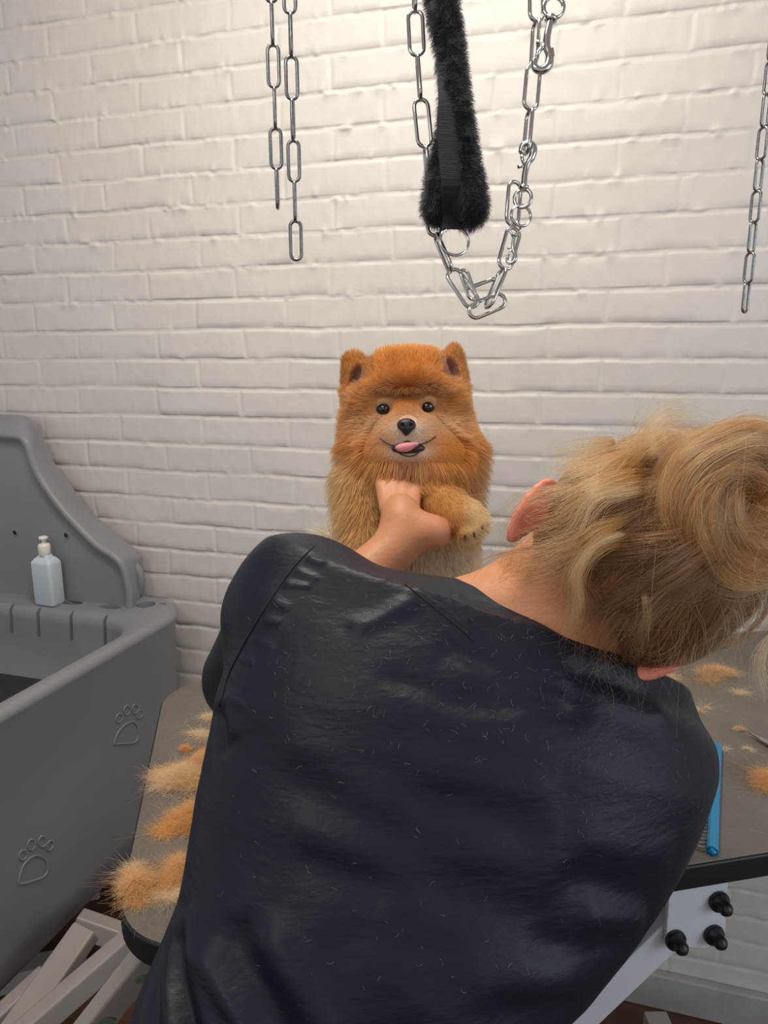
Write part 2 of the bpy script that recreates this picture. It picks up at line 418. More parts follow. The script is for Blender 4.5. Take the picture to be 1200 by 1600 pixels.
# ================================================================ GROOMING TABLE
TZ = 1.05; TA = math.radians(11.8)
e1 = np.array([math.cos(TA), math.sin(TA), 0]); e2 = np.array([-math.sin(TA), math.cos(TA), 0])
TO = G(166, 1500, TZ)                      # near left corner of the top
TL = float((G(1245, 974, TZ)-TO)@e1); TW = float((G(290, 1064, TZ)-TO)@e2)
tbl = empty('grooming_table', TO+e1*TL/2+e2*TW/2-[0, 0, TZ], 'long grooming table with grey ribbed top, black edge and white steel frame under the dog', 'table')
def tpt(a, b, z=TZ): p = TO+e1*a+e2*b; return np.array([p[0], p[1], z])
def slab(name, zt, zb, ins, rad, m, bev=0):
    out = round_poly([(ins, ins), (TL-ins, ins), (TL-ins, TW-ins), (ins, TW-ins)], [rad]*4, 14)
    bm = bmesh.new(); lo = [bm.verts.new(tpt(x, y, zb)) for x, y in out]; hi = [bm.verts.new(tpt(x, y, zt)) for x, y in out]; n = len(out)
    bm.faces.new(hi); bm.faces.new(lo[::-1])
    for i in range(n): bm.faces.new([lo[i], lo[(i+1) % n], hi[(i+1) % n], hi[i]])
    return from_bm(name, bm, m, tbl, bevel=bev)
slab('edge_band', TZ-.0015, TZ-.032, 0, .085, M_edge, .003)
slab('tabletop', TZ, TZ-.008, .003, .082, M_table)
# brackets with knobs at the right end of the frame
def bracket(px, py, off):
    c = G(px, py, TZ-.03); return c
BRn = e2*-1
pc = P(1092, 1425, .80)
bplane = float((pc-TO)@e2)
def onbr(px, py, off=0.):
    r = v_cam((px-600)/F, (800-py)/F, 1.0); t = ((TO-CAM)@e2+bplane+off)/(r@e2); return CAM+r*t
bplane = .045
bm = bmesh.new(); pr = [onbr(*q) for q in ((1047, 1377), (1139, 1366), (1133, 1472), (1100, 1483), (1040, 1478))]
f_ = [bm.verts.new(p) for p in pr]; g_ = [bm.verts.new(p+e2*.006) for p in pr]
bm.faces.new(f_); bm.faces.new(g_[::-1])
for i in range(5): bm.faces.new([f_[i], f_[(i+1) % 5], g_[(i+1) % 5], g_[i]])
brk = from_bm('bracket_plate', bm, M_white, tbl, bevel=.0015)
for q in ((1121, 1406), (1113, 1458), (1053, 1466)):
    c = onbr(*q); prof = [(.001, 0), (.0125, 0), (.0135, .003), (.0125, .007), (.0085, .009), (.0085, .017), (.0075, .019), (.004, .0225), (.001, .0235)]
    V, Fc = lathe(prof, 24); R = np.stack([e1, np.cross(-e2, e1), -e2]); V = V@R+c
    mesh_np('knob', V, Fc, M_black, tbl)
# white diagonal arm down to the frame, rails, feet
bm = bmesh.new()
A = onbr(1066, 1424, .0225); B = onbr(870, 1610, .0225); bar_bm(bm, A+nrm(A-B)*.01, B+(B-A)*.55, .046, .03, np.cross(e2, B-A)); 
from_bm('diagonal_arm', bm, M_white, tbl, bevel=.003)
bm = bmesh.new(); bar_bm(bm, tpt(.12, .12, TZ-.047), tpt(TL-.1, .12, TZ-.047), .04, .03, e2); from_bm('frame_rail', bm, M_white, tbl, bevel=.003)
bm = bmesh.new(); bar_bm(bm, tpt(.12, TW-.12, TZ-.047), tpt(TL-.1, TW-.12, TZ-.047), .04, .03, e2); from_bm('frame_rail', bm, M_white, tbl, bevel=.003)
bm = bmesh.new(); bar_bm(bm, tpt(.55, .1, .06), tpt(.55, TW-.1, .06), .06, .05, e1); bar_bm(bm, tpt(.2, TW/2, .06), tpt(TL-.1, TW/2, .06), .06, .05, e2); from_bm('base_frame', bm, M_white, tbl, bevel=.003)
# scissor bars going down from the left end
def slant(name, p0, p1, w, t, m, par, side): 
    bm = bmesh.new(); bar_bm(bm, p0, p1, w, t, side); return from_bm(name, bm, m, par, bevel=.004)
L0 = P(236, 1490, .80); L1 = P(128, 1625, .86); sc = slant('scissor_leg', L0+(L0-L1)*.12, L1+(L1-L0)*3.1, .036, .026, M_cream, tbl, e1+np.array([0, 0, .3]))
# round green sticker on the scissor leg
ctr = P(160, 1592, .80)
sdir = nrm(CAM-ctr)
for k, (px, py, r_) in enumerate(((166, 1590, .0105), (221, 1516, .006))):
    t = ((px-236)/(128-236)); p = L0+(L1-L0)*t
    u = nrm(L1-L0); s_ = e1+np.array([0, 0, .3]); s_ = nrm(s_-u*(s_@u)); n = np.cross(u, s_); n = n if n@(CAM-p) > 0 else -n
    V = [p+n*.0148+(math.cos(a)*u*1.3+math.sin(a)*s_)*r_ for a in np.linspace(0, 2*math.pi, 24, endpoint=False)]
    W = [v-n*.0006 for v in V]
    Fc = [list(range(24)), list(range(24, 48))[::-1]]+[[i, (i+1) % 24, 24+(i+1) % 24, 24+i] for i in range(24)]
    o = mesh_np('sticker', V+W, Fc, mat('green_sticker', (.16, .24, .15), .5) if k == 0 else bpy.data.materials['green_sticker'], sc, smooth=False); o['label'] = 'small round green sticker'
for a_, b_ in ((.22, .52), (.50, .26)):
    bm = bmesh.new(); bar_bm(bm, tpt(a_, TW/2+.05*(a_ > .4), .08), tpt(b_, TW/2+.05*(a_ > .4), TZ-.05), .045, .03, e2); from_bm('scissor_leg', bm, M_white, tbl, bevel=.004)
# the white foot seen on the floor at the lower right
q = G(1033, 1600, .05)
bm = bmesh.new(); bar_bm(bm, q+np.array([-.01, -.25, 0]), q+np.array([-.012, .012, 0]), .055, .05, (1, 0, 0)); bar_bm(bm, [tpt(.55, TW/2, .06)[0], tpt(.55, TW/2, .06)[1], .05], q+np.array([0, -.2, 0]), .05, .05, (0, 1, 0))
from_bm('foot_bar', bm, M_cream, tbl, bevel=.003)

# ================================================================ DOG BATH
RZ = .96
pB = G(0, 1118, RZ)[:2]; pA = G(262, 968, RZ)[:2]
dirR = nrm(pA-pB)
def isect(p, d, off):      # where the line meets the plane off in front of the wall
    t = ((WD-off)-(p@WN[:2]))/(d@WN[:2]); return p+d*t
c_br = isect(pB, dirR, .035); c_fr = pB-dirR*.28; wl = -WR[:2]
c_fl = c_fr+wl*1.25; c_bl = c_br+wl*1.25
poly = [c_br, c_bl, c_fl, c_fr]      # ccw?
ar = sum(poly[i-1][0]*poly[i][1]-poly[i][0]*poly[i-1][1] for i in range(4))
if ar < 0: poly = poly[::-1]
def edge_is(i):            # which side is edge i
    a, b = poly[i], poly[(i+1) % 4]; m = (a+b)/2
    d = [np.linalg.norm(m-(c_br+c_bl)/2), np.linalg.norm(m-(c_br+c_fr)/2), np.linalg.norm(m-(c_fr+c_fl)/2), np.linalg.norm(m-(c_bl+c_fl)/2)]
    return int(np.argmin(d))     # 0 back,1 right,2 front,3 left
sides = [edge_is(i) for i in range(4)]
def ring(back, right, front, left, rad, z):
    ds = [(back, right, front, left)[k] for k in sides]; pl = inset(poly, ds)
    return [(x, y, z) for x, y in round_poly(pl, [rad]*4, 14)]
rings = [ring(.12, .14, .14, .14, .10, .345), ring(.08, .075, .08, .08, .11, .35), ring(.05, .050, .05, .05, .12, .37), ring(.03, .028, .03, .03, .12, .43), ring(.022, .021, .022, .022, .125, .448), ring(.018, .016, .018, .018, .125, .47),
         ring(.012, .006, .01, .01, .13, .72), ring(.006, .001, .004, .004, .13, .93), ring(0, -.004, 0, 0, .132, .945), ring(0, -.005, 0, 0, .132, .955), ring(.006, .003, .006, .006, .13, .9645), ring(.014, .012, .014, .014, .125, .967),
         ring(.12, .028, .035, .035, .13, .965), ring(.155, .036, .042, .042, .13, .962), ring(.165, .043, .048, .048, .125, .952), ring(.167, .045, .05, .05, .12, .93), ring(.180, .060, .065, .065, .12, .772), ring(.195, .075, .08, .08, .11, .757)]
n = len(rings[0]); V = np.array([p for r in rings for p in r]); Fc = []
for i in range(len(rings)-1):
    for k in range(n): l = (k+1) % n; Fc.append([i*n+k, i*n+l, (i+1)*n+l, (i+1)*n+k])
Fc.append(list(range(n))[::-1]); Fc.append([(len(rings)-1)*n+k for k in range(n)])
bath = empty('dog_bath', [*(c_br+c_fl)/2, 0], 'grey moulded plastic dog bath with embossed paw prints, standing by the brick wall', 'bath')
tub = mesh_np('tub', V, Fc, M_tub, bath)
cut = []
def cutter(V, Fc): cut.append(mesh_np('cutter', V, Fc, M_tub))
def capsule_v(p, r, h, axis2=None, sx=1., sy=1.):    # vertical prism with round plan
    V, Fc = lathe([(r, 0), (r, h)], 16); V = V*[sx, sy, 1]; R = np.stack([WR, WN, [0, 0, 1.]]); return V@R+np.asarray(p), Fc
for px in (14, 56, 107, 160):       # slots on the inner back wall
    r = v_cam((px-600)/F, (800-950)/F, 1.0); t = (WD-.035-.170)/(r@WN); p = CAM+r*t
    cutter(*capsule_v([p[0], p[1], .885], .0062, .2, sx=.8, sy=3.4))
for px, py, sx, sy in ((112, 944, 3.6, 1.7), (172, 951, 3.4, 1.5), (228, 948, 2.6, 2.6)):
    p = G(px, py, RZ); cutter(*capsule_v([p[0], p[1], RZ-.022], .0095, .06, sx=sx, sy=sy))
p = G(255, 947, RZ); cutter(*capsule_v([p[0], p[1], RZ-.03], .006, .06, sx=2.2, sy=.8))
boolean(tub, cut)
me = tub.data; me.polygons.foreach_set('use_smooth', [True]*len(me.polygons))
md = tub.modifiers.new('es', 'EDGE_SPLIT'); md.split_angle = .9
V = [q for q in ring(.188, .066, .07, .07, .115, .776)]; W = [(x, y, .7605) for x, y, z in V]; n = len(V)
mesh_np('bath_mat', V+W, [list(range(n)), list(range(n, 2*n))[::-1]]+[[i, n+i, n+(i+1) % n, (i+1) % n] for i in range(n)], M_tubdark, bath, smooth=False)
# paw prints raised on the right side
def side_pt(px, py, off=0.0):
    nR = np.array([dirR[1], -dirR[0], 0]); r = v_cam((px-600)/F, (800-py)/F, 1.0)
    q = np.array([*pB, 0]); t = ((q-CAM)@nR)/(r@nR); p = CAM+r*t; ins = np.interp(p[2], [.43, .47, .72, .93], [.028, .016, .006, .001]); p = CAM+r*(((q-CAM)@nR-ins)/(r@nR)); return p+nR*off
def paw(pad, toes):
    parts = []
    pts = catmull([side_pt(*q) for q in pad+pad[:1]], 40)[:-1]; parts.append(tube(pts, .0022, 8, closed=True))
    for cx, cy, rx, ry, an in toes:
        c, s = math.cos(an), math.sin(an)
        pts = [side_pt(cx+rx*math.cos(t)*c-ry*math.sin(t)*s, cy+rx*math.cos(t)*s+ry*math.sin(t)*c) for t in np.linspace(0, 2*math.pi, 18, endpoint=False)]
        parts.append(tube(pts, .0018, 8, closed=True))
    V, Fc = join(parts); o = mesh_np('paw_print', V, Fc, M_tub, bath); o['label'] = 'embossed paw print'
paw([(28, 1381), (35, 1355), (48, 1340), (62, 1337), (72, 1345), (74, 1360), (68, 1370), (52, 1376), (40, 1380)],
    [(36, 1336, 6, 8, .3), (49, 1320, 6, 8.5, .15), (66, 1315, 6, 8.5, .1), (78, 1321, 5, 8, .4)])
paw([(177, 1163), (184, 1145), (196, 1132), (208, 1128), (214, 1135), (216, 1150), (210, 1160), (192, 1162)],
    [(186, 1122, 5, 7, .3), (198, 1110, 5, 7, .15), (211, 1108, 5, 7, .1), (218, 1116, 4.5, 7, .4)])
# splash back
SO = .14
def spl(px, py, off):
    p, s, z = onwall(px, py, off); return s, z
S0 = -1.75
edge = catmull([spl(*q, SO) for q in ((205, 940), (203, 920), (195, 889), (181, 869), (150, 848), (119, 817), (94, 789), (67, 751), (53, 723), (43, 692), (28, 677), (0, 674))], 48)
edge = np.concatenate([edge, [[S0, edge[-1][1]]]]); edge[:, 1] = np.maximum(edge[:, 1], RZ+.004); edge[0, 1] = RZ+.004
outer = catmull([spl(*q, .05) for q in ((222, 930), (223, 917), (222, 886), (214, 866), (175, 836), (131, 795), (103, 757), (78, 723), (62, 689), (50, 661), (31, 650), (0, 648))], 48)
outer = np.concatenate([outer, [[S0, outer[-1][1]]]]); outer[:, 1] = np.maximum(outer[:, 1], RZ+.004); outer[0, 1] = RZ+.004
T = nrm(np.gradient(edge, axis=0)); N = np.stack([-T[:, 1], T[:, 0]], 1); N[0] = [-1, 0]; N[-1] = N[-2] = N[-3] = [0, -1]
if N[20]@(np.array([-1.25, 1.1])-edge[20]) < 0: N = -N
lay = [(0, .035), (0, .06), (.001, SO-.012), (.003, SO-.004), (.009, SO), (.016, SO-.001), (.024, SO-.008), (.032, SO-.012), (.045, SO-.0135)]
V, Fc = [], []; n = len(edge)
for d, off in [(.02, .035)]+lay+[(.05, SO-.0135)]:
    q = (outer if off < .09 else edge)+N*d; q[:, 1] = np.maximum(q[:, 1], RZ+.004); q[:, 0] = np.minimum.accumulate(q[:, 0])
    V.append(wallp(q[:, 0], q[:, 1], np.full(n, off)))
bot = V[-1].copy(); bot[:, 2] = RZ+.004; V.append(bot); bb = V[0].copy(); bb[:, 2] = RZ+.004; V.insert(0, bb)
for i in range(len(V)-1):
    for k in range(n-1): Fc.append([i*n+k, i*n+k+1, (i+1)*n+k+1, (i+1)*n+k])
bm = bmesh.new(); vv = [bm.verts.new(v) for v in np.concatenate(V)]
for f in Fc: bm.faces.new([vv[i] for i in f])
bmesh.ops.remove_doubles(bm, verts=bm.verts[:], dist=.00005)
sp = from_bm('splash_back', bm, M_tub, bath)
md = sp.modifiers.new('es', 'EDGE_SPLIT'); md.split_angle = .9
for px, py in ((24, 832), (104, 836)):
    s, z = spl(px, py, SO-.0135); c = wallp(s, z, SO-.0125); a = np.linspace(0, 2*math.pi, 20, endpoint=False)
    V, Fc = tube([c+(WR*math.cos(t)+np.array([0, 0, 1])*math.sin(t))*.0075 for t in a], .0018, 8, closed=True)
    V2, F2 = lathe([(.001, 0), (.007, 0), (.007, .0012), (.001, .0012)], 20); V2 = V2@np.stack([WR, [0, 0, 1.], -WN])+c
    V, Fc = join([(V, Fc)]); h = mesh_np('hole_rim', V, Fc, M_tub, sp); mesh_np('hole_shade', V2, F2, M_hole, sp)  # flat black disc stands in for the shade inside each open hole
# handle recess on the end of the splash back
pts_ = catmull([wallp(*spl(*q, .06), .06) for q in ((206, 878), (217, 893), (219, 912), (214, 932))], 14)
V, Fc = tube(pts_, .011, 10); mesh_np('end_handle', V, Fc, M_tub, sp)
# scissor stand under the bath
def stand(name, a, b, w, t, side, m=M_cream): 
    bm = bmesh.new(); bar_bm(bm, a, b, w, t, side); return from_bm(name, bm, m, bath, bevel=.005)
stand('stand_leg', P(136, 1452, 1.36), P(10, 1632, 1.22), .055, .03, D_(1, .2, 0))
stand('stand_leg', P(206, 1470, 1.30), P(0, 1650, 1.20), .046, .036, D_(.3, 1, 0))
stand('stand_leg', P(70, 1520, 1.44), P(-60, 1640, 1.30), .03, .03, D_(.3, 1, 0))
stand('stand_crossbar', P(120, 1440, 1.52), P(240, 1482, 1.52), .045, .04, D_(0, 1, 0))
rb = [ring(.10, .13, .12, .12, .1, z)[0] for z in (.4,)]
cx_, cy_ = (c_br+c_fl)/2
stand('stand_base', (cx_-.3, cy_-.15, .03), (cx_+.45, cy_+.05, .03), .06, .06, (0, 1, 0))
stand('stand_base', (cx_-.3, cy_+.15, .03), (cx_+.38, cy_+.33, .03), .06, .06, (0, 1, 0))
stand('stand_post', (cx_, cy_, .03), (cx_, cy_, .43), .08, .08, (0, 1, 0))

# bottle on the ledge
bp = G(70, 947, RZ+.004); bp = bp+WN*.02
bt = empty('soap_bottle', bp, 'pale blue-white plastic bottle with white push cap on the bath ledge', 'bottle')
def square(prof, w, d, rot): 
    V, Fc = lathe(prof, 40, sq=7); V = V*[w, d, 1]; c, s = math.cos(rot), math.sin(rot)
    return V@np.array([[c, s, 0], [-s, c, 0], [0, 0, 1]])+bp, Fc
k = 1.0
mesh_np('bottle_body', *square([(.6, 0), (.95, .001), (1, .006), (1, .112), (.97, .117), (.72, .127), (.50, .131), (.44, .136), (.1, .137)], .033, .023, -.35), M_bottle, bt)
V, Fc = lathe([(.5, .133), (.53, .134), (.55, .159), (.48, .164), (.2, .167)], 28); mesh_np('cap', V*[.028, .028, 1]+bp, Fc, M_cap, bt)
V, Fc = lathe([(.20, .165), (.20, .174), (.40, .176), (.40, .183), (.25, .185), (.05, .185)], 24); mesh_np('push_top', V*[.028, .028, 1]+bp, Fc, M_cap, bt)

# ================================================================ CHAINS
def link_pts(c, u, s, L, W, r):      # stadium centreline
    h = L/2-W/2; out = []
    for a in np.linspace(0, math.pi, 9): out.append(c+u*(h+math.sin(a)*(W/2-r))+s*math.cos(a)*(W/2-r))
    for a in np.linspace(math.pi, 2*math.pi, 9): out.append(c-u*h+u*math.sin(a)*(W/2-r)+s*math.cos(a)*(W/2-r))
    return out
def one_link(a, b, s, L, W, r, m, par):  # link whose inner ends sit on a and b
    a, b = np.asarray(a, float), np.asarray(b, float); u = nrm(a-b); s = nrm(s-u*(s@u)); c = (a+b)/2
    V, Fc = tube(link_pts(c, u, s, L, W, r), r, 10, closed=True)
    o = mesh_np('link', V, Fc, m, par); return o
def chain(name, pts, L, W, r, m, label, group=None, flip=0, twist=0., first=None):
    """hang links end to end along pts (world polyline)"""
    pts = np.asarray(pts); seg = np.linalg.norm(np.diff(pts, axis=0), axis=1); cum = np.concatenate([[0], np.cumsum(seg)])
    pitch = L-2*r; n = int(cum[-1]/pitch+.35); at = lambda d: np.array([np.interp(d, cum, pts[:, i]) for i in range(3)])
    root = empty(name, pts[-1], label, 'chain', group)
    for i in range(n):
        b, a = at(cum[-1]-i*pitch), at(cum[-1]-(i+1)*pitch)
        ang = (math.pi/2 if (i+flip) % 2 else 0)+twist+random.uniform(-.12, .12)
        u = nrm(a-b); x = nrm(np.cross(u, D_(0, 0, 1))); y = np.cross(u, x); s = x*math.cos(ang)+y*math.sin(ang)
        one_link(a, b, s, L*1.0+0.0, W, r, m, root)
    return root
RAILZ = 2.16
def up_to(p, z): return np.array([p[0], p[1], z])
dL = .89
b1 = P(434, 325, dL); b2 = P(463, 406, dL)
chain('hanging_chain', [up_to(b1, RAILZ), b1], .0505, .0178, .0022, M_chromed, 'short steel chain hanging left of its longer neighbour, leftmost chain', 'steel chains hanging over the table', flip=1, twist=.1)
chain('hanging_chain', [up_to(b2, RAILZ), b2], .0505, .0178, .0022, M_chromed, 'steel chain beside the leftmost one, ending lower in an open link', 'steel chains hanging over the table', flip=0, twist=.1)
b3 = P(1163, 488, 1.12)
chain('hanging_chain', [up_to(b3, RAILZ), b3], .0495, .0180, .0023, M_chromed, 'rusty steel chain hanging alone near the right edge of the photo', 'steel chains hanging over the table', flip=0, twist=.5)
dC = .735
cl = [P(px, py, dC+o) for px, py, o in ((641, -150, .0), (646, -40, 0), (651, 76, 0), (658, 170, 0), (668, 262, .012), (675, 350, .02), (690, 395, .01), (716, 445, 0), (742, 478, 0))]
loop = chain('chain_loop', cl, .0505, .0190, .0021, M_chrome, 'bright steel chain falling behind the left side of the black fleece strap', flip=0, twist=.1, group=None)
cr = [P(px, py, dC+o) for px, py, o in ((838, -160, 0), (838, -30, 0), (838, 60, 0), (832, 130, 0), (826, 195, 0), (822, 240, 0))]
loopr = chain('chain_drop', cr, .0505, .0190, .0021, M_chrome, 'bright steel chain right of the fleece strap, its links hooked by a snap', flip=1, twist=.25)
one_link(P(805, 286, dC+.012), P(800, 350, dC+.012), D_(1, 0, .4), .050, .0190, .0021, M_chrome, loopr)
cb = [P(px, py, dC+o) for px, py, o in ((806, 345, .008), (798, 395, .004), (778, 440, .0), (762, 480, -.004))]
chain('chain_tail', cb, .0505, .0195, .0021, M_chrome, 'short run of bright chain from the round ring down to the lowest link', flip=1, twist=.35)
cb2 = empty('bottom_link', P(760, 480, dC), 'two bright long links lying sideways at the bottom of the chain loop', 'chain')
one_link(P(733, 490, dC), P(789, 466, dC), D_(.3, 1, 0), .044, .0195, .0021, M_chrome, cb2)
one_link(P(728, 452, dC+.01), P(776, 434, dC+.01), D_(0, .25, 1), .036, .018, .0021, M_chrome, cb2)
cs2 = [P(px, py, dC-.006) for px, py in ((716, 398), (726, 430), (740, 468))]
chain('short_chain', cs2, .036, .0150, .0018, M_chrome, 'small chain piece clipped from the strap ring to the loop bottom', flip=0, twist=.6)
def ringobj(name, c, R, r, nd, m, par=None):
    x = nrm(np.cross(nd, [0, .2, 1])); y = np.cross(nd, x); V, Fc = tube([c+(x*math.cos(t)+y*math.sin(t))*R for t in np.linspace(0, 2*math.pi, 40, endpoint=False)], r, 10, closed=True)
    return mesh_np(name, V, Fc, m, par)
tag(ringobj('round_ring', P(814, 337, dC), .0108, .0016, nrm(D_(.2, 0, -1)), M_chrome), 'small round steel ring where the right chain turns', 'ring')
# snap hooks
def snap(base, tipv, side, sc, label, brass=False):
    """swivel eye at base, hook at tip"""
    base, tipv = np.asarray(base), np.asarray(tipv); u = nrm(tipv-base); L = np.linalg.norm(tipv-base); s = nrm(side-u*(side@u)); root = empty('snap_hook', base, label, 'hook')
    V, Fc = tube([base+u*L*.12+(u*math.cos(t)*1.1+s*math.sin(t))*L*.13 for t in np.linspace(0, 2*math.pi, 28, endpoint=False)], L*.030, 8, closed=True); mesh_np('swivel_eye', V, Fc, M_chrome, root)
    V, Fc = tube([base+u*L*q for q in (.24, .27, .30, .33)], [L*.06, L*.085, L*.085, L*.05], 14); mesh_np('swivel_collar', V, Fc, M_chrome, root)
    pts = catmull([base+u*L*.3, base+u*L*.5, base+u*L*.66+s*L*.03, base+u*L*.76+s*L*.09, base+u*L*.90+s*L*.10, base+u*L*.98+s*L*.02, base+u*L*.95-s*L*.07, base+u*L*.84-s*L*.09], 30)
    V, Fc = tube(pts, np.interp(np.linspace(0, 1, 30), [0, .3, .55, 1], [L*.048, L*.05, L*.062, L*.04]), 10); mesh_np('hook', V, Fc, M_chrome, root)
    pts = [base+u*L*.62-s*L*.0, base+u*L*.74-s*L*.06, base+u*L*.85-s*L*.085]; V, Fc = tube(pts, [L*.028, L*.03, L*.022], 10); mesh_np('gate', V, Fc, M_chrome, root)
    p = base+u*L*.62-s*L*.12; V, Fc = tube([p, p+s*L*.08], [L*.03, L*.018], 10); mesh_np('thumb_stud', V, Fc, M_chrome, root)
    if brass: V, Fc = tube([base+u*L*.66+s*L*.10, base+u*L*.75+s*L*.12, base+u*L*.86+s*L*.11], [L*.02, L*.035, L*.02], 10); o = mesh_np('worn_back', V, Fc, M_brass, root); o['label'] = 'coppery worn patch on the hook'
    return root
snap(P(868, -2, dC-.01), P(842, 112, dC-.012), D_(1, .2, 0), 1, 'steel snap hook leaning right, clipped to the chain at the top of the photo', True)
snap(P(816, 322, dC), P(824, 222, dC), D_(1, 0, -.3), 1, 'steel snap hook standing upside down above the round ring')
snap(P(806, 350, dC+.004), P(797, 412, dC+.004), D_(1, -.2, -.3), 1, 'short steel snap hook hanging under the round ring')
# rail that carries the chains, above the photo
rl = empty('overhead_rail', (0, .9, RAILZ), 'steel rail above the table that the chains hang from', 'rail')
def railbar(a, b): V, Fc = tube([a, b], .011, 14); mesh_np('rail_bar', V, Fc, M_chrome, rl)
ra = up_to(b1, RAILZ); rc = up_to(b3, RAILZ); dd = nrm(rc-ra)
railbar(ra-dd*.12, rc+dd*.1)
r0 = up_to(cl[0], RAILZ); r1 = up_to(cr[0], RAILZ); railbar(r0-dd*.12, r1+dd*.1)
for q in (ra-dd*.08, rc+dd*.05, r0-dd*.08, r1+dd*.05): railbar(q, up_to(q, 3.05))

# ================================================================ FLEECE STRAP
stp = empty('fleece_strap', P(706, 350, .72), 'black fluffy fleece belly strap folded double and hanging by its webbing', 'strap')
dS = .715
def band(pts, wid, thick):
    its = []
    C = catmull([P(x, y, d) for x, y, d in pts], 26); W = np.interp(np.linspace(0, 1, 26), np.linspace(0, 1, len(wid)), wid)
    return C, W
front = catmull([P(x, y, d) for x, y, d in ((702, -150, .72), (700, -60, .72), (697, 0, .72), (706, 60, .72), (712, 130, .715), (716, 200, .715), (722, 262, .715), (730, 312, .715), (733, 330, .715))], 30)
back = catmull([P(x, y, d) for x, y, d in ((680, -150, .735), (684, -60, .735), (682, 0, .735), (694, 60, .73), (702, 130, .73), (700, 200, .73), (692, 262, .73), (687, 312, .73), (686, 330, .73))], 30)
fl = []
for C, rr in ((front, (.009, .010, .009, .010, .0145, .017, .0145)), (back, (.008, .009, .009, .008, .010, .014, .0135))):
    R_ = np.interp(np.linspace(0, 1, 30), np.linspace(0, 1, len(rr)), rr)
    for i in range(29): fl.append((s_caps(C[i], C[i+1], R_[i], R_[i+1]), .006))
fsdf = s_union(fl); allp = np.concatenate([front, back]); V, Fq = nets(fsdf, allp.min(0)-.03, allp.max(0)+.03, .0035)
fo = mesh_np('fleece', V, Fq, M_flc, stp)
p, nn = sample(V, Fq, 30000)
qc = np.stack([(p-CAM)@D_(1, 0, 0), (p-CAM)@D_(0, 0, 1), (p-CAM)@D_(0, 1, 0)], -1)
ppx = 600+F*qc[:, 0]/qc[:, 1]; ppy = 800-F*qc[:, 2]/qc[:, 1]
xc = np.interp(ppy, [125, 160, 200, 250, 300, 345], [688, 696, 698, 702, 706, 707]); kp = ~((np.abs(ppx-xc) < np.interp(ppy, [125, 200, 350], [5, 15, 18])) & (ppy > 125) & (nn@D_(0, 0, 1) < .1)); p, nn = p[kp], nn[kp]
dn = nrm(nn*1.0+vnoise(p*160, 3)*.8+np.array([0, 0, -.2])+rng.normal(0, .2, p.shape)); t = np.linspace(0, 1, 4)[None, :, None]; Ls = rng.uniform(.004, .0078, (len(p), 1, 1))
hair('pile', p[:, None]+dn[:, None]*t*Ls+np.array([0, 0, -1])*t**2*Ls*.25, .00016, np.tile([.014, .014, .02], (len(p), 1)), M_fleece, fo)
# webbing over the front
bt_ = bvh(V, Fq)
wp = [(690, 130), (696, 160), (698, 200), (702, 250), (706, 300), (707, 340), (708, 356)]; ctr = []
for x, y in wp:
    q, _ = look(bt_, x, y); ctr.append((q if q is not None else P(x, y, .70))-D_(0, 0, 1)*.0062)
ctr = np.array(ctr); ctr[-1] = P(708, 357, .712); ctr = catmull(ctr, 24); hw = np.interp(np.linspace(0, 1, 24), [0, .3, 1], [.0045, .0100, .0112])
bm = bmesh.new(); rows = []
for i in range(24):
    rows.append([bm.verts.new(ctr[i]+D_(a*hw[i], 0, b)) for a, b in ((-1, 0), (-.5, -.0012), (.5, -.0012), (1, 0), (1, .0022), (-1, .0022))])
for i in range(23):
    for k in range(6): bm.faces.new([rows[i][k], rows[i][(k+1) % 6], rows[i+1][(k+1) % 6], rows[i+1][k]])
bm.faces.new(rows[0]); bm.faces.new(rows[-1][::-1]); from_bm('webbing', bm, M_web, stp, smooth=False)
ringobj('strap_ring', P(710, 377, .715), .0148, .0015, nrm(D_(.15, .1, -1)), M_chrome, stp)

# ================================================================ DOG
DD = 1.03
def dl(p):                 # the dog's own frame: x right, y down (about 1 mm units), o = towards its back
    q = p-CAM; x = q@D_(1, 0, 0); y = q@D_(0, 1, 0); d = q@D_(0, 0, 1); return 600+x*F/DD, 800-y*F/DD, d-DD
Rc = np.stack([D_(1, 0, 0), D_(0, 1, 0), D_(0, 0, 1)])      # rows: right, up, depth
def rot(ax_deg_roll, yaw=0., pit=0.):
    a, b, c = math.radians(ax_deg_roll), math.radians(yaw), math.radians(pit)
    Z = np.array([[math.cos(a), math.sin(a), 0], [-math.sin(a), math.cos(a), 0], [0, 0, 1]])
    Y = np.array([[math.cos(b), 0, math.sin(b)], [0, 1, 0], [-math.sin(b), 0, math.cos(b)]])
    X = np.array([[1, 0, 0], [0, math.cos(c), math.sin(c)], [0, -math.sin(c), math.cos(c)]])
    return X@Y@Z@Rc
def DP(px, py, o): return P(px, py, DD+o)
def el(px, py, o, rx, ry, rz, roll=0, yaw=0, pit=0): return s_ell(DP(px, py, o), (rx, ry, rz), rot(roll, yaw, pit))
def cp(a, b, ra, rb): return s_caps(DP(*a), DP(*b), ra, rb)
foot_l = np.array([-.055+.10, 0, 0])
hip_c = DP(640, 1030, .06)
fl_ = np.array([hip_c[0]-.06, hip_c[1]-.035, TZ+.0]); fr_ = np.array([hip_c[0]+.06, hip_c[1]-.035, TZ+.0])
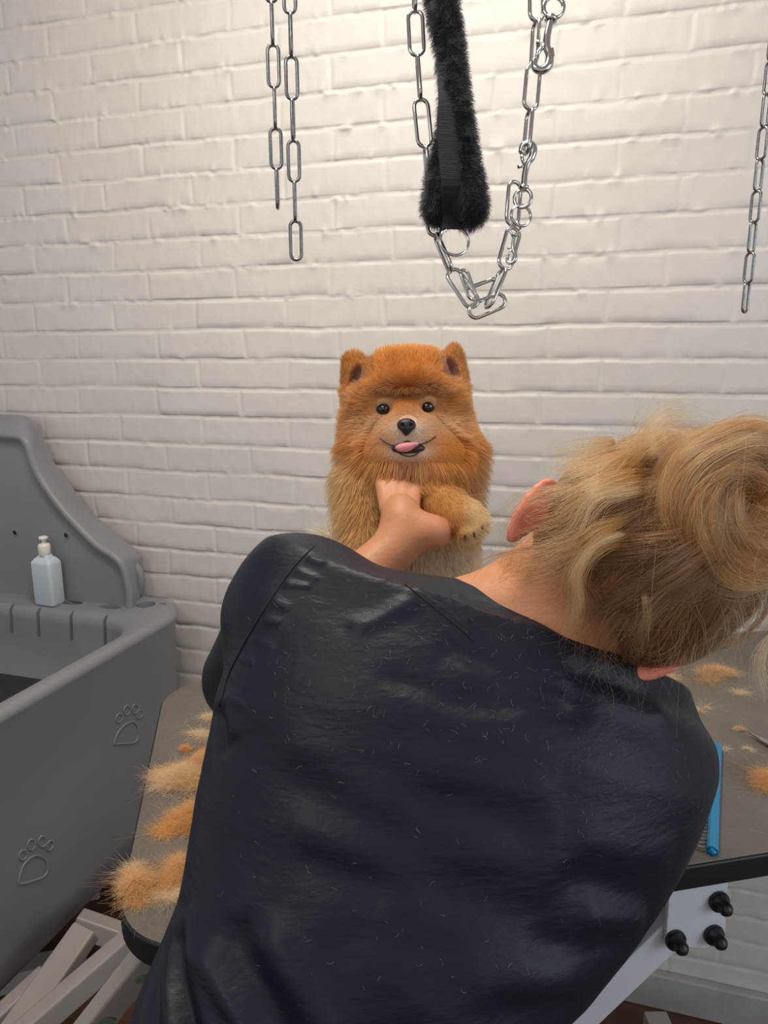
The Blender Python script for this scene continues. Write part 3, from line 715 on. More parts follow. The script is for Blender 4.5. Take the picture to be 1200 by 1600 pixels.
dog_sdf = s_union([
    (el(636, 606, .022, .072, .055, .062), 0), (el(636, 626, .022, .084, .048, .058), .02), (el(634, 664, .015, .087, .052, .060), .03),
    (el(636, 673, -.044, .027, .018, .030), .026), (el(636, 652, -.030, .020, .022, .024), .022),
    (el(602, 614, -.016, .032, .016, .024, 8), .03), (el(672, 612, -.016, .032, .016, .024, -8), .03),
    (cp((566, 606, .02), (551, 560, .02), .021, .0095), .022), (cp((548, 600, .02), (544, 563, .02), .014, .009), .008), (cp((572, 590, .02), (560, 560, .02), .014, .008), .008), (cp((698, 594, .02), (710, 547, .02), .022, .0085), .022), (cp((718, 592, .02), (716, 556, .02), .013, .008), .008), (cp((690, 576, .02), (705, 550, .02), .014, .007), .008),
    (cp((574, 598, .006), (604, 580, .006), .019, .02), .02), (cp((698, 592, .006), (670, 578, .006), .019, .02), .02), (el(557, 588, -.004, .0125, .024, .019, -12, 0), -.004), (el(706, 578, -.004, .0125, .026, .019, 12, 0), -.004),
    (el(637, 700, -.032, .019, .008, .022), .008),
    (el(600, 641, -.046, .0105, .0095, .012), -.008), (el(668, 638, -.046, .0105, .0095, .012), -.008),
    (el(645, 712, .010, .104, .052, .075), .03), (el(642, 770, .035, .100, .07, .070), .04),
    (el(644, 850, .045, .092, .12, .068), .04), (el(640, 960, .05, .094, .11, .075), .05), (el(640, 1040, .055, .105, .075, .085), .05),
    (cp((560, 760, -.005), (566, 850, -.03), .034, .026), .02), (cp((566, 850, -.03), (574, 905, -.045), .024, .022), .01), (el(576, 915, -.055, .021, .016, .024), .012),
    (cp((664, 778, -.015), (700, 796, -.062), .030, .027), .022), (cp((700, 796, -.062), (724, 810, -.085), .026, .024), .012),
    (el(732, 812, -.092, .027, .022, .024, -35), .010), (el(741, 828, -.108, .009, .010, .011), .005), (el(727, 834, -.110, .009, .010, .011), .005), (el(753, 818, -.104, .009, .010, .011), .005),
    (s_caps(hip_c+[-.055, 0, 0], fl_+[0, .03, .08], .045, .026), .03), (s_caps(fl_+[0, .03, .08], fl_+[0, .02, .03], .026, .021), .01), (s_ell(fl_+[0, -.005, .016], (.021, .032, .016)), .01),
    (s_caps(hip_c+[.055, 0, 0], fr_+[0, .03, .08], .045, .026), .03), (s_caps(fr_+[0, .03, .08], fr_+[0, .02, .03], .026, .021), .01), (s_ell(fr_+[0, -.005, .016], (.021, .032, .016)), .01),
    (s_caps(DP(600, 960, .12), DP(530, 880, .13), .018, .016), .02), (s_caps(DP(530, 880, .13), DP(512, 840, .12), .016, .010), .01),
])
lo = np.array([DP(470, 1150, 0)[0]-.02, .70, TZ-.01]); hi = np.array([DP(800, 700, 0)[0]+.02, 1.32, 1.68])
V, Fq = nets(dog_sdf, lo, hi, .0030); V[:, 2] = np.maximum(V[:, 2], TZ+.0005)
def dogcol(p, n=None):
    x, y, o = dl(p)
    def g(cx, cy, sx, sy, s0=0, k=1.): return np.exp(-(((x-cx)/sx)**2+((y-cy)/sy)**2)**k)
    C = np.tile(np.array([.71, .27, .038]), (len(p), 1))
    def mixc(c, w): nonlocal C; w = np.clip(w, 0, 1)[:, None]; C = C*(1-w)+np.array(c)*w
    mixc((.72, .235, .014), sm(640, 580, y)*.95)                      # deep orange crown
    mixc((.40, .135, .022), g(637, 622, 50, 13, k=1.4)*.85*(o < .06))        # darker brow: shade of the overhang put into the fur colour
    mixc((.74, .46, .22), g(585, 668, 30, 22)*.75*(o < .06)); mixc((.76, .50, .26), g(692, 665, 32, 20)*.75*(o < .06))
    
    mixc((.74, .41, .13), sm(700, 770, y)*.7)
    mixc((.78, .60, .37), sm(690, 760, y)*sm(560, 532, x)*.9); mixc((.78, .58, .36), sm(700, 760, y)*sm(735, 765, x)*.7)
    mixc((.86, .74, .56), sm(820, 880, y)*.9)
    leg = (o < -.04) & (y > 750) & (x > 640); w = leg*1.; mixc((.64, .31, .08), w*.95); mixc((.86, .60, .30), w*sm(702, 730, x)*.9)
    mixc((.72, .45, .18), sm(700, 760, y)*sm(610, 585, x)*sm(900, 850, y)*.75*(o < .02))
    mz = (o < -.030) & (y < 730) & (y > 640)
    mixc((.90, .79, .66), mz*g(636, 682, 32, 22)*1.1); mixc((.86, .80, .72), mz*g(636, 712, 30, 12)); mixc((.66, .33, .12), mz*g(637, 652, 12, 12)*.6)
    mixc((.80, .50, .24), (g(600, 636, 19, 15)+g(668, 633, 19, 15))*.7*(o < .0)); mixc((.30, .10, .02), (g(606, 618, 26, 7)+g(666, 615, 26, 7))*.6*(o < .06))  # pale eye rings, then brow shade painted dark above the eyes
    mixc((.92, .84, .70), sm(545, 520, x)*sm(.08, .10, o)*.9)
    ear = ((x < 585) & (y < 605) & (x < 640)) | ((x > 682) & (y < 600)); mixc((.55, .24, .06), ear*.8)
    inn = np.maximum(np.exp(-(((x-558)/13)**2+((y-590)/20)**2)**2), np.exp(-(((x-705)/13)**2+((y-580)/22)**2)**2))*(o < .03); mixc((.36, .19, .19), inn*.9)
    return C
N_ = normals(V, Fq); dog = empty('pomeranian_dog', [hip_c[0], hip_c[1], TZ], 'fluffy orange pomeranian dog with tongue out, standing upright on the table held by the groomer', 'dog')
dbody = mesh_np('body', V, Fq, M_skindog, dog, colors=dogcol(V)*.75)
dtree = bvh(V, Fq)
def dsurf(px, py): q, n = look(dtree, px, py); return (q, n) if q is not None else (DP(px, py, 0), -Rc[2])
# fur
def furlen(x, y, o):
    L = np.full(len(x), .013)
    L = np.where((y > 690), .021, L); L = np.where((y > 640) & (y <= 690), .017, L)
    L = np.where((x < 590) & (y < 606) | (x > 684) & (y < 600), .0065, L)
    cx = np.hypot((x-636)/1.25, (y-655)); wf = sm(.015, -.03, o)*sm(735, 715, y)*sm(610, 622, y); L = L*(1-wf)+wf*np.clip(.003+(cx-22)*.00030, .003, .017)
    L = np.where((o < -.045) & (y < 725) & (y > 640), .0032, L)
    L = np.where((o < -.038) & (y > 750) & (x > 640), .0085, L)
    L = np.where((y < 700) & (y > 612) & (o < .0), L*np.clip(np.minimum(np.hypot(x-600, y-638), np.hypot(x-668, y-635))/20-.2, .28, 1), L)
    L = np.where((y > 728) & (y < 765) & (x > 585) & (x < 668) & (o < -.02), .030, L)
    L = np.where((o > .085) & (x < 570), .034, L)
    return L
def fur(n, wfun, kx=5, rad=.00028):
    p, nn = sample(V, Fq, n, wfun); x, y, o = dl(p)
    ed = np.minimum(np.hypot((x-600)/9.8, (y-638)/9.0), np.hypot((x-668)/9.8, (y-635)/9.0)); keep = ~((ed < 1) & (o < .0))
    keep &= ~((np.hypot((x-635)/12, (y-666.5)/8.5) < 1) & (o < -.05))
    keep &= ~((y > 694) & (y < 709) & (np.abs(x-638) < 22) & (o < -.02))
    inn = ((np.hypot((x-557)/9, (y-590)/15) < 1) | (np.hypot((x-706)/9, (y-580)/17) < 1)) & (o < .03); keep &= ~(inn & (rng.random(len(p)) < .7))
    p, nn, x, y, o = p[keep], nn[keep], x[keep], y[keep], o[keep]; m = len(p)
    fx = (x-636)/60; fy = (y-668)/60; r = np.maximum(np.hypot(fx, fy), .05); hd = (y < 745)
    flow = np.where(hd[:, None], Rc[0]*(fx/r)[:, None]+Rc[1]*(-fy/r)[:, None]+Rc[2]*.5, np.array([0, 0, -1.])+Rc[0]*((x-642)/260)[:, None])
    ruff = sm(690, 730, y)*sm(790, 750, y); flow = flow+np.array([0, 0, -.6])*ruff[:, None]
    leg = (o < -.038) & (y > 750) & (x > 640); flow = np.where(leg[:, None], (Rc[0]*.75-Rc[1]*.5-Rc[2]*.5), flow)
    ear = (x < 585) & (y < 600) | (x > 684) & (y < 596); flow = np.where(ear[:, None], Rc[1]*1.0+Rc[0]*0, flow)
    brow = np.exp(-((y-622)/12)**2)*sm(.0, -.03, o)*sm(60, 38, np.abs(x-636)); flow = flow*(1-brow[:, None])+(-Rc[1]*.55-Rc[2]*.7+Rc[0]*(fx)[:, None]*.5)*brow[:, None]
    tail = (o > .085) & (x < 570); flow = np.where(tail[:, None], Rc[0]*-1.0+Rc[1]*.4, flow)
    flow = nrm(flow-nn*(flow*nn).sum(1)[:, None]*.6)
    clump = vnoise(p*70, 5)*.35+vnoise(p*190, 8)*.28
    lay_ = np.where(ear, .8, np.where(y > 745, .75, .95))[:, None]
    d0 = nrm(nn*1.0+flow*lay_*.8+clump+rng.normal(0, .10, p.shape)); L = furlen(x, y, o)*rng.uniform(.65, 1.15, m)
    t = np.linspace(0, 1, kx)[None, :, None]
    bend = (flow*.55+np.array([0, 0, -.22]))[:, None]
    pts = p[:, None]+(d0[:, None]*t+bend*t**2*.75)*L[:, None, None]/1.25
    pts[..., 2] = np.maximum(pts[..., 2], TZ+.001)
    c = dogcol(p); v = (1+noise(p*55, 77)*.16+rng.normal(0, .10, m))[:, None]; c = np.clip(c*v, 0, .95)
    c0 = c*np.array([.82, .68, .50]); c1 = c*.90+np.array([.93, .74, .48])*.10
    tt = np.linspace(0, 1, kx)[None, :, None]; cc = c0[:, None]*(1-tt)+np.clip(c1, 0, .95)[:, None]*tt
    ln = rad*np.clip(L/.013, .55, 1.1)
    return pts, ln, cc
a1 = fur(120000, lambda c: (1+2.2*(dl(c)[1] < 700))*np.where(dl(c)[1] > 930, .35, 1)*(1+3*((dl(c)[2] < -.04) & (dl(c)[1] < 730))))
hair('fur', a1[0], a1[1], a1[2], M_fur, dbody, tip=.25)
def ellmesh(name, c, r, R, m, par, n=24):
    V_, F_ = lathe([(math.sin(a)+1e-4, -math.cos(a)) for a in np.linspace(0, math.pi, n//2+1)], n); return mesh_np(name, (V_*np.array(r))@R+c, F_, m, par)
for px, py in ((600, 638), (668, 635)):
    q, _ = dsurf(px, py); c = q+Rc[2]*.0015; e = ellmesh('eye', c, (.0103, .0100, .009), Rc, M_eye, dog)
    rimp = [c-Rc[2]*.0045+Rc[0]*math.cos(a)*.0102+Rc[1]*math.sin(a)*.0090 for a in np.linspace(0, 2*math.pi, 24, endpoint=False)]
    V_, F_ = tube(rimp, .0013, 8, closed=True); mesh_np('eye_rim', V_, F_, M_lip, e)
q, _ = dsurf(635, 664)
nz = s_union([(s_ell(q-Rc[2]*.001, (.0128, .0092, .0085), Rc), 0), (s_ell(q-Rc[1]*.007, (.005, .008, .0075), Rc), .006),
    (s_ell(q-Rc[2]*.0085-Rc[0]*.0058-Rc[1]*.0010, (.0026, .0022, .004), Rc), -.0015), (s_ell(q-Rc[2]*.0085+Rc[0]*.0058-Rc[1]*.0010, (.0026, .0022, .004), Rc), -.0015)])
V_, F_ = nets(nz, q-.02, q+.02, .0008, 4); mesh_np('nose', V_, F_, M_nose, dog)
mc, _ = dsurf(638, 700)
md_ = empty
mV, mF = nets(s_ell(mc+Rc[2]*.004, (.0235, .0086, .0085), Rc), mc-.03, mc+.03, .0012); mth = mesh_np('mouth', mV, mF, M_lip, dog)
tongue = s_union([(s_ell(mc-Rc[2]*.004+Rc[1]*.0025-Rc[0]*.002, (.0165, .0046, .0075), rot(9)), 0), (s_ell(mc-Rc[2]*.007-Rc[1]*.0005-Rc[0]*.005, (.0115, .0055, .005), rot(6)), .004)])
V_, F_ = nets(tongue, mc-.03, mc+.03, .001); mesh_np('tongue', V_, F_, M_tongue, mth)
def lipcurve(pts, r):
    q = []
    for x, y in pts: a, n = dsurf(x, y); q.append(a-Rc[2]*.002)
    q = catmull(q, 30); q = np.array([q[max(0, i-1):i+2].mean(0) for i in range(30)]); V_, F_ = tube(q, np.interp(np.linspace(0, 1, 30), [0, .2, .8, 1], [.0006, r, r, .0006]), 8); mesh_np('lip', V_, F_, M_lip, mth)
lipcurve([(592, 684), (602, 691), (614, 696), (626, 695), (636, 689), (648, 694), (660, 694), (672, 688), (682, 681)], .0010)
lipcurve([(616, 697), (624, 708), (638, 713), (652, 709), (660, 697)], .0008)
cl_ = []
for px, py in ((741, 838), (727, 843), (754, 828)):
    q, _ = dsurf(px, py-6); V_, F_ = tube([q+Rc[1]*.002+Rc[2]*.002, q-Rc[1]*.003-Rc[2]*.0005, q-Rc[1]*.006-Rc[2]*.001], [.0018, .0015, .0006], 8); mesh_np('claw', V_, F_, M_nose, dog)

# ================================================================ GROOMER
who = empty('person', (.0, .45, 0), 'woman seen from behind in a dark navy top with blond hair in a messy bun', 'person')
Hc = P(985, 868, .635); hu = nrm(D_(.77, .64, .05)); hr = nrm(D_(.64, -.77, 0)); hf = np.cross(hr, hu); hf = hf if hf@Rc[2] > 0 else -hf
HR = np.stack([hr, hu, hf])
def hd(r, u, f): return Hc+hr*r+hu*u+hf*f
def he(r, u, f, a, b, c, R=HR): return s_ell(hd(r, u, f), (a, b, c), R)
SHL = P(468, 950, .675); ELL = P(390, 1058, .865); WRL = P(616, 856, .930)
SHR = P(1004, 1176, .69); ELR = P(930, 1190, .92); WRR = P(715, 1015, .99)
hips = np.array([P(540, 1650, .58)[0], .43, .96])
its = [(s_caps(P(560, 1640, .58), P(700, 1200, .655), .082, .10), 0), (s_caps(P(640, 1180, .66), P(880, 1230, .66), .095, .085), .06), (s_caps(P(560, 1010, .68), P(940, 1110, .68), .045, .045), .05),
       (s_caps(hips, P(560, 1640, .58), .088, .082), .04), (s_ell(hips+[0, .0, -.06], (.150, .088, .10)), .04),
       (s_caps(P(812, 1015, .665), P(905, 925, .645), .060, .054), .045), (s_caps(P(640, 985, .665), P(840, 960, .655), .035, .045), .05), (s_caps(P(850, 985, .655), P(1010, 1140, .672), .042, .033), .05),
       (he(0, .005, -.005, .072, .093, .090), .03), (he(0, -.055, .045, .056, .062, .058), .03), (he(0, -.10, .075, .022, .018, .022), .03), (he(0, -.05, .112, .011, .022, .014), .012),
       (he(0, -.086, .102, .02, .008, .008), .008), (he(.031, -.02, .098, .012, .007, .006), -.008), (he(-.031, -.02, .098, .012, .007, .006), -.008), (he(.031, -.022, .09, .011, .011, .011), .003), (he(-.031, -.022, .09, .011, .011, .011), .003)]
for sg in (-1, 1):         # ears: plate, rolled rim, lobe
    ec = hd(sg*.083, -.024, -.006); lon = nrm(hu*.98-hf*.18) if sg < 0 else nrm(D_(.90, .40, .05)); lon = nrm(D_(.60, .80, .1)) if sg < 0 else lon
    ec = P(834, 797, .606) if sg < 0 else P(1027, 1026, .600); out_ = nrm(hr*sg*.85-hf*.55); out_ = nrm(out_-lon*(out_@lon)); th = np.cross(out_, lon); R_ = np.stack([out_, lon, th])
    
    its += [(s_ell(ec, (.016, .030, .0055), R_), .006)]
    rim = [ec+out_*(.014*math.sin(a))+lon*(.030*math.cos(a)) for a in np.linspace(.0, 2.6, 8)]
    its += [(s_caps(rim[i], rim[i+1], .0036, .0036), .003) for i in range(7)]
    its += [(s_caps(ec, ec-out_*.014, .008, .010), .008), (s_ell(ec-lon*.028+out_*.002, (.007, .009, .005), R_), .005)]
def arm(S, E, W, r): return [(s_caps(S, E, r[0], r[1]), .03), (s_caps(E, E+(W-E)*.35, r[1], r[2]), .02), (s_caps(E+(W-E)*.35, W, r[2], r[3]), .02)]
its += arm(SHL, ELL, WRL, (.048, .040, .039, .0285)); its += arm(SHR, ELR, WRR, (.046, .040, .038, .027))
def finger(pts, rads, k=.006): return [(s_caps(pts[i], pts[i+1], rads[i], rads[i+1]), k) for i in range(len(pts)-1)]
# left hand: palm up under the dog's chest, fingers up under the ruff, thumb mound to the right
hand_l = [(s_caps(WRL, P(628, 815, .936), .0265, .026), .012), (s_ell(P(626, 808, .942), (.024, .032, .018), rot(-4)), .014), (s_ell(P(672, 828, .930), (.027, .019, .020), rot(-28)), .016), (s_caps(P(640, 838, .932), P(678, 832, .930), .024, .018), .016)]
hand_l += finger([P(672, 828, .935), P(700, 824, .945), P(716, 806, .962), P(712, 790, .98)], (.0155, .0125, .0105, .009), .008)
for bx, tx, L in ((604, 592, 1.), (617, 613, 1.12), (631, 633, 1.05), (644, 653, .85)):
    hand_l += finger([P(bx, 794, .950), P((bx+tx)/2, 785-22*L, .972), P(tx, 785-44*L, .992), P(tx, 785-58*L, 1.008)], (.0108, .0098, .0088, .0075), .004)
its += hand_l
hand_r = [(s_caps(WRR, P(680, 1000, .995), .025, .024), .012), (s_ell(P(676, 996, .985), (.036, .026, .017), rot(-10)), .014)]
for k, (by, L) in enumerate(((978, .9), (990, 1.05), (1003, 1.0), (1016, .8))):
    hand_r += finger([P(664, by, .978), P(664-36*L, by-4, .970), P(664-62*L, by-4, .975), P(664-80*L, by-2, .985)], (.0105, .0095, .0088, .0075), .004)
hand_r += finger([P(690, 985, .978), P(682, 955, .968), P(668, 935, .965)], (.014, .0115, .009), .008)
its += hand_r
FL = np.array([hips[0]-.13, .36, 0]); FR = np.array([hips[0]+.13, .30, 0])
for Ft in (FL, FR):
    s_ = -1 if Ft is FL else 1; hj = hips+[s_*.085, 0, -.08]; kn = np.array([(hj[0]+Ft[0])/2+s_*.01, .44, .50]); an = Ft+[0, .0, .09]
    its += [(s_caps(hj, kn, .085, .055), .04), (s_caps(kn, an, .052, .036), .03), (s_caps(an, Ft+[0, .13, .035], .036, .030), .03)]
bsdf = s_union(its)
lo = np.array([-.42, .12, .004]); hi = np.array([.55, 1.05, 1.64])
V, Fq = nets(bsdf, lo, hi, .0036); V = relax(V, Fq, 2, .5)
def skincol(p):
    C = np.tile(np.array([.59, .262, .128]), (len(p), 1)); q = (p-Hc)@HR.T
    w = np.maximum(sm(.042, .030, np.linalg.norm(p-P(834, 797, .606), axis=1)), sm(.042, .030, np.linalg.norm(p-P(1027, 1026, .600), axis=1))); C = C*(1-w[:, None])+np.array([.78, .24, .16])*w[:, None]
    d = np.linalg.norm(p-P(684, 826, .925), axis=1); w = np.exp(-(d/.024)**2)*.6; C = C*(1-w[:, None])+np.array([.66, .25, .15])*w[:, None]
    d = 9+np.linalg.norm(p-P(622, 775, .93), axis=1); w = np.exp(-(d/.03)**2)*.4; C = C*(1-w[:, None])+np.array([.66, .31, .20])*w[:, None]
    return C
mesh_np('body', V, Fq, M_skin, who, colors=skincol(V)); body_tree = bvh(V, Fq)
for sg in (-1, 1):
    e = ellmesh('eye', hd(sg*.031, -.021, .093), (.0105, .0105, .0105), HR, M_cap, who); ellmesh('iris', hd(sg*.031, -.023, .1005), (.0052, .0052, .0035), HR, M_eye, e)

# shirt
tu = nrm(D_(math.sin(.314), math.cos(.314), .28)); tl = nrm(D_(math.cos(.314), -math.sin(.314), 0)); tn = np.cross(tl, tu); tn = tn if tn@Rc[2] > 0 else -tn
TOr = P(560, 1600, .58)
def plane_pt(px, py, off=0.):
    r = v_cam((px-600)/F, (800-py)/F, 1.0); t = ((TOr-CAM)@tn+off)/(r@tn); q = CAM+r*t-TOr; return q@tl, q@tu
LS = [(120, 1900), (165, 1750), (206, 1600), (232, 1520), (262, 1455), (283, 1390), (300, 1300), (312, 1220), (330, 1140), (352, 1060), (392, 975), (440, 925)]
RS = [(820, 1900), (838, 1750), (864, 1600), (914, 1535), (968, 1470), (1000, 1425), (1034, 1372), (1066, 1310), (1088, 1250), (1096, 1200), (1090, 1162), (1056, 1120)]
la = np.array([plane_pt(*q) for q in LS]); ra_ = np.array([plane_pt(*q) for q in RS])
la = catmull(la, 80); ra_ = catmull(ra_, 80); la = la[np.argsort(la[:, 1])]; ra_ = ra_[np.argsort(ra_[:, 1])]
def torso(p):
    q = p-TOr; a, t, b = q@tl, q@tu, q@tn
    l = np.interp(t, la[:, 1], la[:, 0]); r = np.interp(t, ra_[:, 1], ra_[:, 0]); c = (l+r)/2; w = (r-l)/2
    tt = np.array([-.22, 0, .12, .25, .36, .43]); th = np.interp(t, tt, [.120, .108, .112, .118, .098, .05])
    cb = np.interp(t, tt, [.0, .0, .0, .0, .005, .01])
    k = (np.abs((a-c)/w)**2.3+np.abs((b-cb)/th)**2.3)**(1/2.3)
    f = (k-1)*np.minimum(w, th)*.9
    ttop = .345; return np.maximum(np.maximum(f, (t-ttop)*.8), -.20-t)
sleeve_end = SHL+(ELL-SHL)*1.02
sh_items = [(torso, 0), (s_caps(P(474, 938, .67), P(650, 1003, .668), .052, .048), .05), (s_caps(P(650, 1003, .668), P(800, 985, .66), .048, .047), .04), (s_caps(P(806, 992, .662), P(1000, 1166, .665), .043, .040), .04),
    (s_caps(SHL, sleeve_end, .058, .056), .035), (s_caps(SHR, SHR+(ELR-SHR)*.9, .052, .052), .035)]
ssdf0 = s_union(sh_items)
V, Fq = nets(ssdf0, np.array([-.45, .25, .80]), np.array([.52, 1.0, 1.52]), .0034); V = relax(V, Fq, 6, .5)
FOLDS = [(551, 986, 640, 939, .007, .0035), (600, 1062, 760, 1102, .008, -.0040), (760, 1102, 890, 1112, .009, -.0040), (690, 1012, 790, 1068, .008, -.0040), (790, 1068, 900, 1092, .008, -.004), (700, 1040, 880, 1096, .010, .004), (880, 1050, 1010, 1100, .009, -.0045), (900, 1075, 1040, 1120, .010, .004),
    (645, 915, 735, 990, .006, .0028), (735, 905, 860, 985, .010, .003),
    (440, 1165, 640, 1250, .016, .0030), (450, 1215, 650, 1310, .015, -.0028), (460, 1270, 640, 1345, .014, .0028), (470, 1330, 600, 1380, .014, -.0025), (620, 1230, 820, 1290, .016, -.0028), (640, 1190, 840, 1225, .016, .0028), (700, 1320, 880, 1340, .02, .003), (660, 1390, 860, 1420, .018, -.0026),
    (322, 1470, 400, 1620, .011, .0075), (370, 1440, 450, 1620, .012, -.0065), (420, 1440, 520, 1620, .014, .0055), (278, 1470, 300, 1640, .007, -.0085), (262, 1460, 275, 1640, .009, .008), (300, 1440, 330, 1620, .009, .0045), (243, 1500, 235, 1640, .007, -.006), (520, 1440, 660, 1600, .02, -.003), (560, 1480, 760, 1620, .02, .004),
    (880, 1300, 1040, 1340, .016, .003), (860, 1360, 1020, 1400, .013, -.0035), (900, 1420, 1010, 1430, .010, .004), (820, 1450, 980, 1470, .012, -.004), (700, 1500, 900, 1520, .018, .004), (760, 1560, 900, 1560, .012, -.004),
    (330, 1110, 345, 1180, .008, -.005), (352, 1090, 372, 1150, .008, .003)]
SEAM = [(492, 853), (466, 878), (442, 908), (418, 944), (396, 980), (374, 1020), (355, 1060), (343, 1105)]
for i in range(9):
    t = (i+.5)/9; k = t*(len(SEAM)-1); j = int(k); u_ = k-j; x = SEAM[j][0]*(1-u_)+SEAM[j+1][0]*u_; y = SEAM[j][1]*(1-u_)+SEAM[j+1][1]*u_
    FOLDS.append((x+2, y+1, x+26+6*(i % 3), y+12+8*(i % 2), .0035, .0020 if i % 2 else .0026))
def fold_disp(p, n):
    q = p-TOr; a, t = q@tl, q@tu; back = sm(.25, -.35, n@Rc[2]); r = np.zeros(len(p))
    wob = noise(p*18, 51)*.006
    for x0, y0, x1, y1, w, A in FOLDS:
        A0 = np.array(plane_pt(x0, y0, -.08)); A1 = np.array(plane_pt(x1, y1, -.08)); d = A1-A0; L = d@d
        va, vt = a-A0[0], t-A0[1]; s = np.clip((va*d[0]+vt*d[1])/L, -.15, 1.15); di = (va*d[1]-vt*d[0])/math.sqrt(L)+wob
        en = np.hypot(va-s*d[0], vt-s*d[1]); taper = np.clip(np.minimum(s+.15, 1.15-s)/.3, 0, 1); taper = taper*taper*(3-2*taper)
        cross = np.where((s > -.15) & (s < 1.15), 1, 0); r += A*np.exp(-(di/w)**2)*taper*cross
    an = np.stack([a*4.2+t*3.5, t*15-a*4, 0*a], -1)
    r += noise(an, 61)*.0024+noise(an*2.3, 63)*.0013+noise(np.stack([a*16, t*44, 0*a], -1), 67)*.0006
    return r*back+(1-back)*noise(p*22, 71)*.003
Nn = normals(V, Fq); V = V+Nn*fold_disp(V, Nn)[:, None]
shirt = mesh_np('shirt', V, Fq, M_shirt, who); stree = bvh(V, Fq)
md = shirt.modifiers.new('s', 'SUBSURF'); md.levels = md.render_levels = 1
def seam(pts, r, off=.0004):
    q = []
    for x, y in catmull(pts, 60):
        a, n = look(stree, x, y)
        if a is not None: q.append(a+n*off)
    q = np.array(q); q = np.array([q[max(0, i-1):i+2].mean(0) for i in range(len(q))]); V_, F_ = tube(q, r, 6); mesh_np('seam', V_, F_, M_thread, shirt)
seam(SEAM, .0008); seam([(632, 912), (655, 930), (690, 958), (722, 984), (738, 1000)], .0006)
# neckband: a folded strip of the same cloth around the neck opening
nb = []
for x, y in catmull([(768, 919), (790, 925), (820, 940), (865, 966), (900, 989)], 40):
    a, n = look(stree, x, y)
    if a is not None: nb.append(a+n*.0008)
if len(nb) > 8:
    nb = np.array(nb); V_, F_ = tube(nb, .0018, 8); mesh_np('neckband', V_, F_, M_shirt, shirt)
# clipped fur caught on the cloth
def clippings(n, box, L=(.003, .010)):
    out = []
    while len(out) < n:
        x = rng.uniform(box[0], box[2]); y = rng.uniform(box[1], box[3]); a, nn = look(stree, x, y)
        if a is None or np.linalg.norm(a-CAM) > .85: continue
        t = nrm(np.cross(nn, rng.normal(0, 1, 3))); b = np.cross(nn, t); l = rng.uniform(*L); k = rng.normal(0, .3)
        s = np.linspace(-1, 1, 5)[:, None]; out.append(a+nn*.0007+t*s*l/2+b*(s*s)*k*l/2+nn*(s*s)*.0004)
    return np.array(out)
cpp = np.concatenate([clippings(140, (330, 860, 1110, 1560), (.002, .006)), clippings(150, (430, 930, 900, 1200), (.002, .007)), clippings(70, (900, 1080, 1100, 1330), (.002, .006))])
h_ = hair('fur_clippings', cpp, .00005, np.clip(np.tile([.55, .50, .44], (len(cpp), 1))*rng.uniform(.4, 1.1, (len(cpp), 1)), 0, 1), M_fur, None, tip=.6)
tag(h_, 'tiny pale dog hairs scattered over the dark back of the shirt', 'hair clippings', kind='stuff')

# trousers, shoes
tro = []
for Ft in (FL, FR):
    s_ = -1 if Ft is FL else 1; hj = hips+[s_*.085, 0, -.08]; kn = np.array([(hj[0]+Ft[0])/2+s_*.01, .44, .50]); an = Ft+[0, .0, .10]
    tro += [(s_caps(hj, kn, .098, .070), .04 if tro else 0), (s_caps(kn, an, .068, .058), .03)]
tro += [(s_ell(hips+[0, .0, -.04], (.172, .118, .13)), .05), (s_caps(hips, P(560, 1660, .58), .115, .105), .05)]
tsdf = s_union(tro); V_, F_ = nets(tsdf, (-.40, .1, .05), (.36, .72, 1.08), .008); n_ = normals(V_, F_); V_ = V_+n_*(noise(V_*14, 91)*.006+noise(V_*30, 93)*.002)[:, None]
mesh_np('trousers', V_, F_, M_trouser, who)
for Ft in (FL, FR):
    f = s_union([(s_ell(Ft+[0, .05, .03], (.048, .14, .045)), 0), (s_caps(Ft+[0, 0, .05], Ft+[0, 0, .085], .045, .045), .03)])
    V_, F_ = nets(f, Ft+[-.08, -.12, -.02], Ft+[.08, .22, .15], .006); V_[:, 2] = np.maximum(V_[:, 2], 0.001); mesh_np('shoe', V_, F_, M_shoe, who)

# ================================================================ HAIR
AX = np.array([.083, .102, .096])
def on_head(dirs, sc=1.0): 
    k = 1/np.linalg.norm(dirs/AX, axis=-1, keepdims=True); return Hc+((dirs*k*np.asarray(sc)[..., None] if np.ndim(sc) else dirs*k*sc)+np.array([0, .008, -.010]))@HR
PAL = np.array([1.0, .92, .83])*np.array([[.060, .030, .014], [.22, .105, .040], [.50, .235, .080], [.73, .41, .150], [.90, .66, .37], [.52, .34, .22]])
def cap_sdf(p):
    q = (p-Hc)@HR.T-np.array([0, .008, -.010]); k0 = np.linalg.norm(q/AX, axis=-1); k1 = np.linalg.norm(q/(AX*AX), axis=-1); e = k0*(k0-1)/np.maximum(k1, 1e-6)
    cutf = (q[:, 2]*.9+(.03-q[:, 1])*.35-.052)          # open over the face
    cutn = -(q[:, 1]+.082+q[:, 2]*.15)                      # nape edge
    ear = .026-np.sqrt((np.abs(q[:, 0])-.085)**2+((q[:, 1]+.035)*.8)**2+(q[:, 2]-.022)**2)
    d = np.maximum(e, cutf*.9); d = np.maximum(d, cutn*.9); d = -smin(-d, -ear, .006)
    return d+noise(p*45, 13)*.0016
bunC = P(1150, 788, .548); bA = nrm(D_(.22, .10, -1)); bX = nrm(np.cross([0, 0, 1.], bA)); bY = np.cross(bA, bX)
def bun_sdf(p):
    q = p-bunC; x, y, z = q@bX, q@bY, q@bA; r = np.sqrt(x*x+y*y)*1.0; th = np.arctan2(y, x)
    return (np.sqrt((r-.033)**2+z*z)-.0275-.002*np.sin(th*3+z*90))*.8
